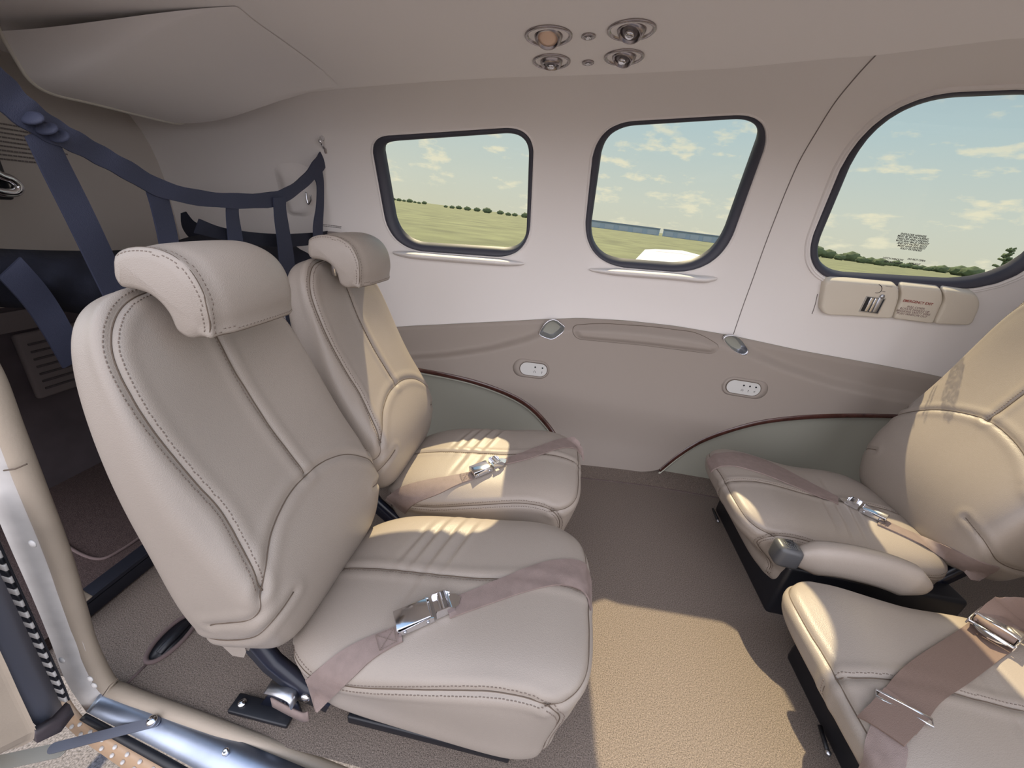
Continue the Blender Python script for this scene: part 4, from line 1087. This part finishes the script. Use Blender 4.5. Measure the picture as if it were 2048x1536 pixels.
# document pocket and plate low on the bulkhead
dp = thing('document_pocket', 'dark ribbed pocket low on the aft bulkhead, dim behind the seat', 'pocket', tuple(onp(120, 720, 0, XA+.03)))
R = np.array([[0, 0, 1.], [1, 0, 0], [0, 1, 0]]); pc = onp(120, 718, 0, XA+.03)
PD = mat('pocket_grey', (112, 104, 104), .8)
keep(mk('pocket_body', *box_g(pc, (.02, .17, .20), bev=.008), PD), dp)
b = Buf()
for i in range(7): b.add(*box_g(pc+np.array([.012, 0, -.07+i*.023]), (.004, .13, .006), bev=.001))
keep(b.make('ribs', mat('pocket_dark', (70, 64, 66), .8)), dp)
o = mk('info_plate', *box_g(onp(62, 637, 0, XA+.03), (.004, .15, .055), bev=.001), PD); tag(o, 'dim grey rectangular plate on the bulkhead above the ribbed pocket', 'plate')

# ---- emergency exit handle cover
ec = thing('emergency_exit_cover', 'ivory plastic handle cover with metal latch and red exit wording under the big window', 'cover', tuple(onshell(1795, 605)))
def slab(pxs, r, d, name, m=PLASTIC):
    P = [np.array(parpx(*p, d*.5)) for p in resample(round_poly(pxs, r), 3)]; c = sum(P)/len(P); V = []; n = len(P)
    for s, off in ((1.0, 0.0), (1.0, d*.55), (.985, d*.85), (.955, d), (.90, d+.0006)):
        for p in P:
            dd = p-c; L_ = np.linalg.norm(dd); q = c+dd*(1-min((1-s)*.12/L_, .5)); V.append(shell(q[0], q[1], off))
    Fc = []
    for k in range(4):
        for i in range(n): j = (i+1) % n; Fc.append((k*n+i, k*n+j, (k+1)*n+j, (k+1)*n+i))
    V.append(shell(c[0], c[1], d+.0008)); Fc += [(4*n+i, 4*n+(i+1) % n, len(V)-1) for i in range(n)]
    return keep(mk(name, V, Fc, m), ec)
slab([(1648, 555, 16), (1793, 567, 10), (1796, 590, 30), (1781, 634, 6), (1637, 626, 16), (1643, 585, 20)], 12, .030, 'latch_housing')
slab([(1797, 566, 8), (1880, 574, 8), (1884, 596, 20), (1862, 645, 5), (1783, 635, 5), (1800, 592, 20)], 8, .026, 'placard_cover')
slab([(1881, 574, 8), (1950, 583, 18), (1958, 606, 20), (1938, 648, 12), (1864, 645, 5), (1886, 596, 20)], 12, .030, 'end_cap')
def wtext(s, px, py, h, m, off, name='placard_text', root=ec, al='CENTER', bold=0, tilt=0, sx=1.0, space=1):
    p = onshell(px, py, off); R = wallframe(shell_n(*par(p)), tilt).copy(); R[:, 0] *= sx; return text(s, h, p, R, m, name, root=root, align=al, bold=bold, space=space)
wtext('EMERGENCY EXIT', 1836, 605, .0125, REDINK, .0275, bold=.0002)
wtext('PULL COVER\nROTATE HANDLE UP\nBREAKING SAFETY WIRE\nPUSH WINDOW OUT', 1828, 623, .0105, mat('ink_mauve', (140, 116, 112), .8), .0275, space=.85)
wtext('UNLATCHED', 1778, 573, .004, INKG, .0315); wtext('LOCKED', 1766, 583, .004, INKG, .0315)
arc = [onshell(1752+10*math.cos(a)+2, 577+9*math.sin(a), .0315) for a in np.linspace(-1.2, 1.9, 12)]
tube('swing_arrow', arc, .0009, INK, root=ec, seg=6)
# latch
pl_ = onshell(1744, 610, .031); R = wallframe(shell_n(*par(pl_))); k_ = np.dot(pl_-CAM, fw)/F
b = Buf(); w1, h1 = 34*k_, 30*k_
b.add(*box_g(pl_+R@np.array([0, h1/2, .001]), (w1, .003, .004), R)); b.add(*box_g(pl_+R@np.array([0, -h1/2, .001]), (w1, .003, .004), R))
b.add(*box_g(pl_+R@np.array([w1/2, 0, .001]), (.003, h1+.003, .004), R)); b.add(*box_g(pl_+R@np.array([-w1/2, 0, .001]), (.003, h1+.003, .004), R)); keep(b.make('latch_frame', STEEL, smooth=False), ec)
keep(mk('latch_well', *box_g(pl_+R@np.array([0, 0, -.0002]), (w1, h1, .001), R), BLACK, smooth=False), ec)
b = Buf(); b.add(*box_g(pl_+R@np.array([-w1*.17, 0, .002]), (w1*.2, h1*.9, .003), R, .0006)); b.add(*box_g(pl_+R@np.array([w1*.05, 0, .002]), (w1*.16, h1*.9, .003), R, .0006)); keep(b.make('latch_slide', CHROME), ec)
b = Buf(); b.add(*box_g(pl_+R@np.array([w1*.26, .004, .0035]), (w1*.24, h1*1.05, .004), R, .0015)); b.add(*lathe_g([(w1*.12, 0), (w1*.12, .004), (w1*.08, .0055), (0, .006)], pl_+R@np.array([w1*.26, h1*.62, .002]), R, 18)); keep(b.make('latch_lever', STEEL), ec)
# ---- print on the big window's pane
wr = WIN[3]['root']; KO = -.020
for i, l in enumerate(['SHOULDER HARNESS', 'MUST BE WORN DURING', 'TAKE-OFF AND LANDING', 'WITH SEAT BACK UPRIGHT', 'AND AFT FACING SEATS', 'MUST HAVE HEADREST', 'FULLY EXTENDED']):
    wtext(l, 1827-2*i*.4, 470.5+4.75*i, .0088, INK, KO, root=wr, bold=.00025)
wtext('LATCH WINDOW', 1786, 518, .0085, INK, KO, root=wr, bold=.0002); wtext('DO NOT OPEN', 1833, 520, .0085, INK, KO, root=wr, bold=.0002)
wtext('BEFORE FLIGHT', 1786, 525, .0085, INK, KO, root=wr, bold=.0002); wtext('IN FLIGHT', 1829, 528, .0085, INK, KO, root=wr, bold=.0002)

# ---- door opening, sill, hinge, open door
def pstrip(C, Wd, depth, th, m, name, kind=None, label=None, n=6, parent=None, nrm=(0, -1, 0)):
    P = cr_spline([(c[0], c[1], w_) for c, w_ in zip(C, Wd)], n); Lq = []; Rq = []; k = len(P)
    for i, p in enumerate(P):
        a, b_ = P[max(i-1, 0)], P[min(i+1, k-1)]; d = np.array([b_[0]-a[0], b_[1]-a[1]]); d /= np.linalg.norm(d); s = np.array([-d[1], d[0]])*p[2]/2
        y0, y1 = depth(i/(k-1)) if callable(depth) else depth
        Lq.append(onp(p[0]+s[0], p[1]+s[1], 1, y0)); Rq.append(onp(p[0]-s[0], p[1]-s[1], 1, y1))
    o = mk(name, *strip_g(Lq, Rq, th, [np.array(nrm, float)]*k), m)
    if parent is not None: keep(o, parent)
    elif label: tag(o, label, kind=kind)
    return o
JR = [(-60, 690), (-20, 760), (15, 850), (45, 925), (75, 1000), (103, 1070), (128, 1140), (152, 1220), (178, 1300), (215, 1368)]
# leather-covered rim of the door frame, turning into the sill rim
rim = [onp(p[0], p[1], 1, .372) for p in JR]+[onp(245, 1385, 1, .370), onp(300, 1407, 1, .366), onp(380, 1436, 1, .360), onp(470, 1470, 1, .354), onp(560, 1504, 1, .350), onp(700, 1560, 1, .346), onp(900, 1640, 1, .34)]
dw = thing('door_1', 'entry door opening of the cabin', 'door', tuple(onp(200, 1390, 1, .36))); del dw['category']; dw['kind'] = 'structure'
tube('frame_rim', cr_spline(rim, 6), .0145, RIM, root=dw, seg=18, flat=1.0)
fl = [onp(p[0], p[1], 1, .388) for p in [(45, 890), (62, 930), (95, 1010), (118, 1080), (132, 1130), (150, 1180), (176, 1200)]]
tube('rim_flange', cr_spline(fl, 5), .008, RIM, root=dw, seg=10, flat=.5)
tube('rim_joint', [onp(205, 1392, 1, .352), onp(219, 1372, 1, .350), onp(236, 1356, 1, .356)], .0008, SEAM, root=dw, seg=6)
tube('rim_joint', [onp(8, 941, 1, .352), onp(30, 938, 1, .352), onp(54, 928, 1, .36)], .0012, SEAM, root=dw, seg=6)
pstrip([(-60, 800), (-30, 870), (10, 980), (50, 1080), (92, 1180), (128, 1270), (158, 1350), (192, 1412)], [78, 74, 70, 66, 62, 60, 58, 46], (.345, .362), .012, PAINT, 'jamb', parent=dw)
for px, py in ((66, 1087), (125, 1320), (181, 1357), (189, 1370)):
    keep(mk('rivet', *lathe_g([(.0065, 0), (.006, .0015), (.003, .003), (0, .0034)], onp(px, py, 1, .333), frame((1, 0, 0), (0, -1, .1)), 16), PAINT), dw)
# piano hinge: alternating knuckles
hg = cr_spline([(p[0], p[1], 0) for p in [(-40, 1030), (5, 1130), (35, 1195), (65, 1260), (95, 1325), (118, 1375), (128, 1400)]], 12)
HPn = resample([onp(p[0], p[1], 1, .312) for p in hg], .0135, closed=False)
for i in range(len(HPn)-1):
    a, b_ = HPn[i], HPn[i+1]; d = b_-a; keep(mk('hinge_knuckle', *box_g((a+b_)/2, (np.linalg.norm(d)*.94, .015 if i % 2 else .013, .006), frame(d, (0, -1, 0)), .0015), PAINT if i % 2 else BLACK), dw)
tube('hinge_pin_line', [p+np.array([.0105, .001, .003]) for p in HPn], .0016, BLACK, root=dw, seg=6)
# sill plate
def zstrip(IN, OUT, zi, zo, th, m, name, root=None, nrm=(0, -.3, 1)):
    a = cr_spline(IN, 8); b_ = cr_spline(OUT, 8); k = min(len(a), len(b_)); nv = np.array(nrm, float); nv /= np.linalg.norm(nv)
    o = mk(name, *strip_g([onp(*p, 2, zi) for p in a[:k]], [onp(*p, 2, zo) for p in b_[:k]], th, [nv]*k), m)
    return keep(o, root) if root else o
zstrip([(212, 1372), (330, 1420), (470, 1478), (640, 1548), (800, 1620)], [(172, 1424), (262, 1470), (350, 1516), (440, 1565), (600, 1650)], .006, -.012, .006, ALU, 'sill_plate', dw)
for px, py, lb in ((305, 1443, 0), (452, 1504, 1)):
    c = onp(px, py, 2, .002); r_ = .0085 if lb == 0 else .0065
    keep(mk('sill_screw', *lathe_g([(r_, 0), (r_, .003), (r_*.7, .0055), (r_*.25, .0065), (r_*.25, .0055), (0, .0055)], c, frame((1, 0, 0), (0, -.3, 1)), 20), CHROME), dw)
zstrip([(172, 1426), (262, 1474), (348, 1520), (430, 1568)], [(158, 1440), (243, 1489), (326, 1536), (406, 1582)], -.014, -.020, .006, BLACK, 'sill_gasket', dw)
hull = mk('hull', *strip_g([onp(*p, 2, -.02) for p in cr_spline([(130, 1388), (168, 1438), (245, 1486), (330, 1532), (420, 1580)], 6)], [onp(*p, 2, -.06) for p in cr_spline([(105, 1425), (150, 1470), (205, 1510), (262, 1550), (330, 1600)], 6)], .004, [np.array([0, -.5, .86])]*25), SKIN); 
hull.name = 'trim_10'; tag(hull, 'tan outer skin of the fuselage with rows of rivets', kind='structure')
b = Buf(); hi = [onp(*p, 2, -.02) for p in cr_spline([(130, 1388), (168, 1438), (245, 1486), (330, 1532), (420, 1580)], 6)]; ho = [onp(*p, 2, -.06) for p in cr_spline([(105, 1425), (150, 1470), (205, 1510), (262, 1550), (330, 1600)], 6)]
for t_, st0 in ((.32, 0), (.72, 1)):
    for i in range(st0, 25, 2):
        b.add(*lathe_g([(.0042, 0), (.0036, .0016), (0, .0024)], hi[i]*(1-t_)+ho[i]*t_+np.array([0, -.0012, .0022]), frame((1, 0, 0), (0, -.5, .86)), 10))
keep(b.make('rivet_rows', PAINT), hull)['kind'] = 'stuff'
# leather flap hanging over the hinge of the nearest seat
q_ = [onp(px, py, 1, .374) for px, py in [(424, 1252), (446, 1258), (468, 1264), (481, 1282), (488, 1302), (484, 1312), (466, 1309), (448, 1292), (434, 1272)]]; n_ = len(q_); V = q_+[p+np.array([0, .012, 0]) for p in q_]
o = keep(mk('hinge_flap', V, [tuple(range(n_)), tuple(range(2*n_-1, n_-1, -1))]+[(i, (i+1) % n_, n_+(i+1) % n_, n_+i) for i in range(n_)], LEATHER, smooth=False), seatA); m_ = o.modifiers.new('b', 'BEVEL'); m_.width = .004; m_.segments = 3
# open door leaf
dl = thing('door_2', 'open entry door leaf with beige inner panel and grey seal', 'door', tuple(onp(60, 1400, 1, .30))); del dl['category']; dl['kind'] = 'structure'
pstrip([(-110, 1030), (-80, 1100), (-38, 1190), (5, 1280), (38, 1350), (72, 1415), (92, 1446)], [60, 58, 56, 52, 50, 48, 36], (.275, .312), .016, SEAL, 'door_seal', parent=dl)
b = Buf(); Pp = [(-80, 1120), (-40, 1170), (-25, 1262), (5, 1325), (32, 1385), (58, 1440), (68, 1462), (64, 1474), (40, 1488), (0, 1500), (-80, 1520)]
q3 = [onp(p[0], p[1], 1, .262) for p in Pp]; V = q3+[q*1+np.array([-.05, -.06, 0]) for q in q3]; n_ = len(q3); Fc = [tuple(range(n_)), tuple(range(2*n_-1, n_-1, -1))]+[(i, (i+1) % n_, n_+(i+1) % n_, n_+i) for i in range(n_)]
o = keep(mk('door_panel', V, Fc, RIM, smooth=False), dl); bv_ = o.modifiers.new('b', 'BEVEL'); bv_.width = .006; bv_.segments = 3
keep(mk('seal_foot', *strip_g([onp(64, 1456, 1, .262), onp(104, 1434, 1, .29), onp(132, 1404, 1, .312)], [onp(66, 1480, 1, .262), onp(112, 1460, 1, .29), onp(141, 1424, 1, .312)], .01), mat('dark_foot', (74, 66, 70), .6)), dl)
# stay arm
sa_ = thing('door_stay', 'flat steel two-link door stay from the sill to the open door', 'stay arm', tuple(onp(305, 1443, 2, .01)))
def linkbar(p, q, w_, th, m, name):
    d = q-p; R = frame(d, (0, -.35, 1)); L_ = np.linalg.norm(d); return keep(mk(name, *extr_g([(x, y) for x, y in stadium(L_+w_, w_)], (p+q)/2, R, th, .0006), m, smooth=False), sa_)
A0, A1, A2 = onp(305, 1443, 2, .010), onp(116, 1497, 2, -.03), onp(-60, 1540, 2, -.06)
linkbar(A0, A1, .017, .003, mat('stay_steel', (130, 134, 148), .4, metal=.8), 'upper_link'); linkbar(A1-np.array([0, 0, .004]), A2, .024, .003, mat('stay_grey', (150, 148, 140), .5, metal=.4), 'lower_link')
for p, r_ in ((A0, .009), (A1, .006)): keep(mk('pivot_rivet', *lathe_g([(r_, 0), (r_, .003), (r_*.6, .006), (0, .007)], p+np.array([0, 0, .003]), frame((1, 0, 0), (0, -.35, 1)), 18), CHROME if p is A0 else BLACK), sa_)
# small lever knobs at the foot of the right seats' base
for (a, c, lb) in (((1640, 1452), (1656, 1506), 'thin black release lever with round tip at the base of the lower right seat'), ((1426, 1018), (1436, 1042), 'short black release lever on the base of the far seat facing left')):
    p, q = onp(*a, 0, .742), onp(*c, 0, .73); t = thing('release_lever', lb, 'lever', tuple(p), 'release levers')
    tube('rod', [p, q], .0045, BLACK, root=t, seg=10); keep(mk('tip', *lathe_g([(.0, -.006), (.005, -.004), (.006, 0), (.005, .004), (0, .006)], q, np.eye(3), 14), STEEL), t)
# ============================================================ OUTSIDE
GZ = -.95
def ground(name, x0, x1, y0, y1, m, z, label):
    V = [(x0, y0, z), (x1, y0, z), (x1, y1, z), (x0, y1, z)]; return tag(mk(name, V, [(0, 1, 2, 3)], m, smooth=False), label, kind='structure')
ground('ground', -60, 60, -60, 14, ASPH, GZ, 'grey asphalt apron')
GRASS = mat('grass', (98, 102, 70), .95, var=.35, vscale=.25, bump=.4, bscale=6, detail=8)
V = []; Fc = []; n = 60
for i in range(n):
    for j in range(n):
        x = -900+1800*i/(n-1); y = 14+1200*(j/(n-1))**2; V.append((x, y, GZ+.0))
for i in range(n-1):
    for j in range(n-1): Fc.append((i*n+j, (i+1)*n+j, (i+1)*n+j+1, i*n+j+1))
tag(mk('meadow', V, Fc, GRASS), 'airfield grass', kind='structure')
# own wing seen through the middle window
WHT = mat('wing_white', (238, 238, 240), .3, coat=.3)
wz = -.05
wing = thing('aircraft_wing', 'white low wing with thin red pinstripe seen through the middle window', 'wing', tuple(onp(1340, 515, 2, wz)))
wp = [(1290, 499), (1310, 498), (1365, 501), (1400, 510), (1432, 523), (1430, 560), (1250, 560), (1262, 528)]
q = [onp(*p, 2, wz) for p in wp]; V = q+[p-np.array([0, 0, .12]) for p in q]; n_ = len(q)
keep(mk('wing_skin', V, [tuple(range(n_)), tuple(range(2*n_-1, n_-1, -1))]+[(i, (i+1) % n_, n_+(i+1) % n_, n_+i) for i in range(n_)], WHT, smooth=False), wing)
tube('pinstripe', [onp(*p, 2, wz+.004) for p in cr_spline([(1312, 503), (1350, 506), (1390, 512), (1425, 522)], 4)], .012, mat('stripe_red', (140, 50, 60), .4), root=wing, seg=6, flat=.3, up=(0, 0, 1))
# hangars
HG = mat('hangar', (120, 138, 150), .7)
def far(px, py, dist): d = ray(px, py); d = d/np.linalg.norm(d[:2]); return CAM+d*dist
def hangar(label, x0, x1, dist, h, grp):
    p, q = far(x0, 450, dist), far(x1, 450, dist*1.0); p[2] = q[2] = GZ; d = q-p; R = frame((d[0], d[1], 0), (0, 0, 1)); L_ = np.linalg.norm(d)
    t = thing('hangar', label, 'building', tuple((p+q)/2), grp); c = (p+q)/2+np.array([0, 8, 0])
    keep(mk('walls', *box_g(c+np.array([0, 0, h/2]), (L_, 16, h), R), HG, smooth=False), t)
    keep(mk('roof', *box_g(c+np.array([0, 0, h+.2]), (L_*1.01, 17, .5), R), mat('hangar_roof', (92, 108, 124), .6), smooth=False), t)
    for i in range(5): keep(mk('hangar_door', *box_g(c+R@np.array([(-.4+.2*i)*L_, -8.1 if R[1, 1] > 0 else 8.1, h*.4]), (L_*.13, .2, h*.7), R), mat('hangar_door', (128, 142, 150), .6), smooth=False), t)
hangar('long grey-blue hangar on the horizon, left of the gap in the middle window', 1180, 1326, 260, 3.6, 'hangars on the horizon')
hangar('long grey-blue hangar on the horizon, right of the gap in the middle window', 1338, 1475, 260, 3.6, 'hangars on the horizon')
# far trees
TREE = mat('far_tree', (70, 84, 56), .95, var=.3, vscale=1.2, bump=.5, bscale=3)
def blob():
    bm = bmesh.new(); bmesh.ops.create_icosphere(bm, subdivisions=3, radius=1); rr = random.Random(5)
    from mathutils import noise
    for v in bm.verts: v.co *= 1+.35*noise.noise(v.co*2.3); 
    for v in bm.verts: v.co.z = v.co.z*.7+.65
    me = bpy.data.meshes.new('crown'); bm.to_mesh(me); bm.free(); me.materials.append(TREE); me.polygons.foreach_set('use_smooth', [True]*len(me.polygons)); return me
TM = blob(); rr = random.Random(11)
def trees(x0, x1, dist, h, label, grp, gap=0):
    px = x0; k = 0
    while px < x1:
        s = h*rr.uniform(.6, 1.2); wpx = s*2.5/dist*F*1.15; k += 1; p = far(px+wpx/2, 450, dist*(1.05 if k % 2 else .96)); px += wpx*rr.uniform(1.0, 1.12+gap)
        o = bpy.data.objects.new('tree', TM); COL.objects.link(o); o.location = (p[0], p[1], GZ-.2); o.scale = (s*1.2, s*.9, s); o.rotation_euler.z = rr.uniform(-.4, .4); tag(o, label, 'tree', grp)
trees(782, 845, 420, 2.2, 'small dark bushy tree on the horizon at the left of the rearmost window', 'horizon trees, rearmost window, left')
trees(885, 1045, 330, 2.3, 'small dark bushy tree on the horizon at the right of the rearmost window', 'horizon trees, rearmost window, right', .35)
trees(1612, 1790, 240, 3.0, 'dark bushy tree in the line of trees, left half of the big window', 'tree line, big window, left')
trees(1795, 1930, 300, 2.2, 'low dark tree in the line of trees, middle of the big window', 'tree line, big window, middle')
trees(1960, 2020, 240, 2.6, 'dark bushy tree beside the tall bare tree in the big window', 'tree line, big window, right')
tl = far(1998, 540, 200); tt = thing('tall_tree', 'tall sparse dark tree standing above the others in the big window', 'tree', (tl[0], tl[1], GZ))
b = Buf(); b.add(*tube_g([(tl[0], tl[1], GZ), (tl[0], tl[1], GZ+9.5)], [.35, .15], 8)); keep(b.make('trunk', TREE), tt)
b = Buf()
for i in range(46):
    z = GZ+3+6.8*rr.random(); a = rr.uniform(0, 6.28); L_ = rr.uniform(.8, 2.6)*(1.25-(z-GZ)/12); b.add(*tube_g([(tl[0], tl[1], z), (tl[0]+L_*math.cos(a), tl[1]+L_*math.sin(a), z+.5)], [.22, .35], 6))
keep(b.make('foliage', TREE), tt)
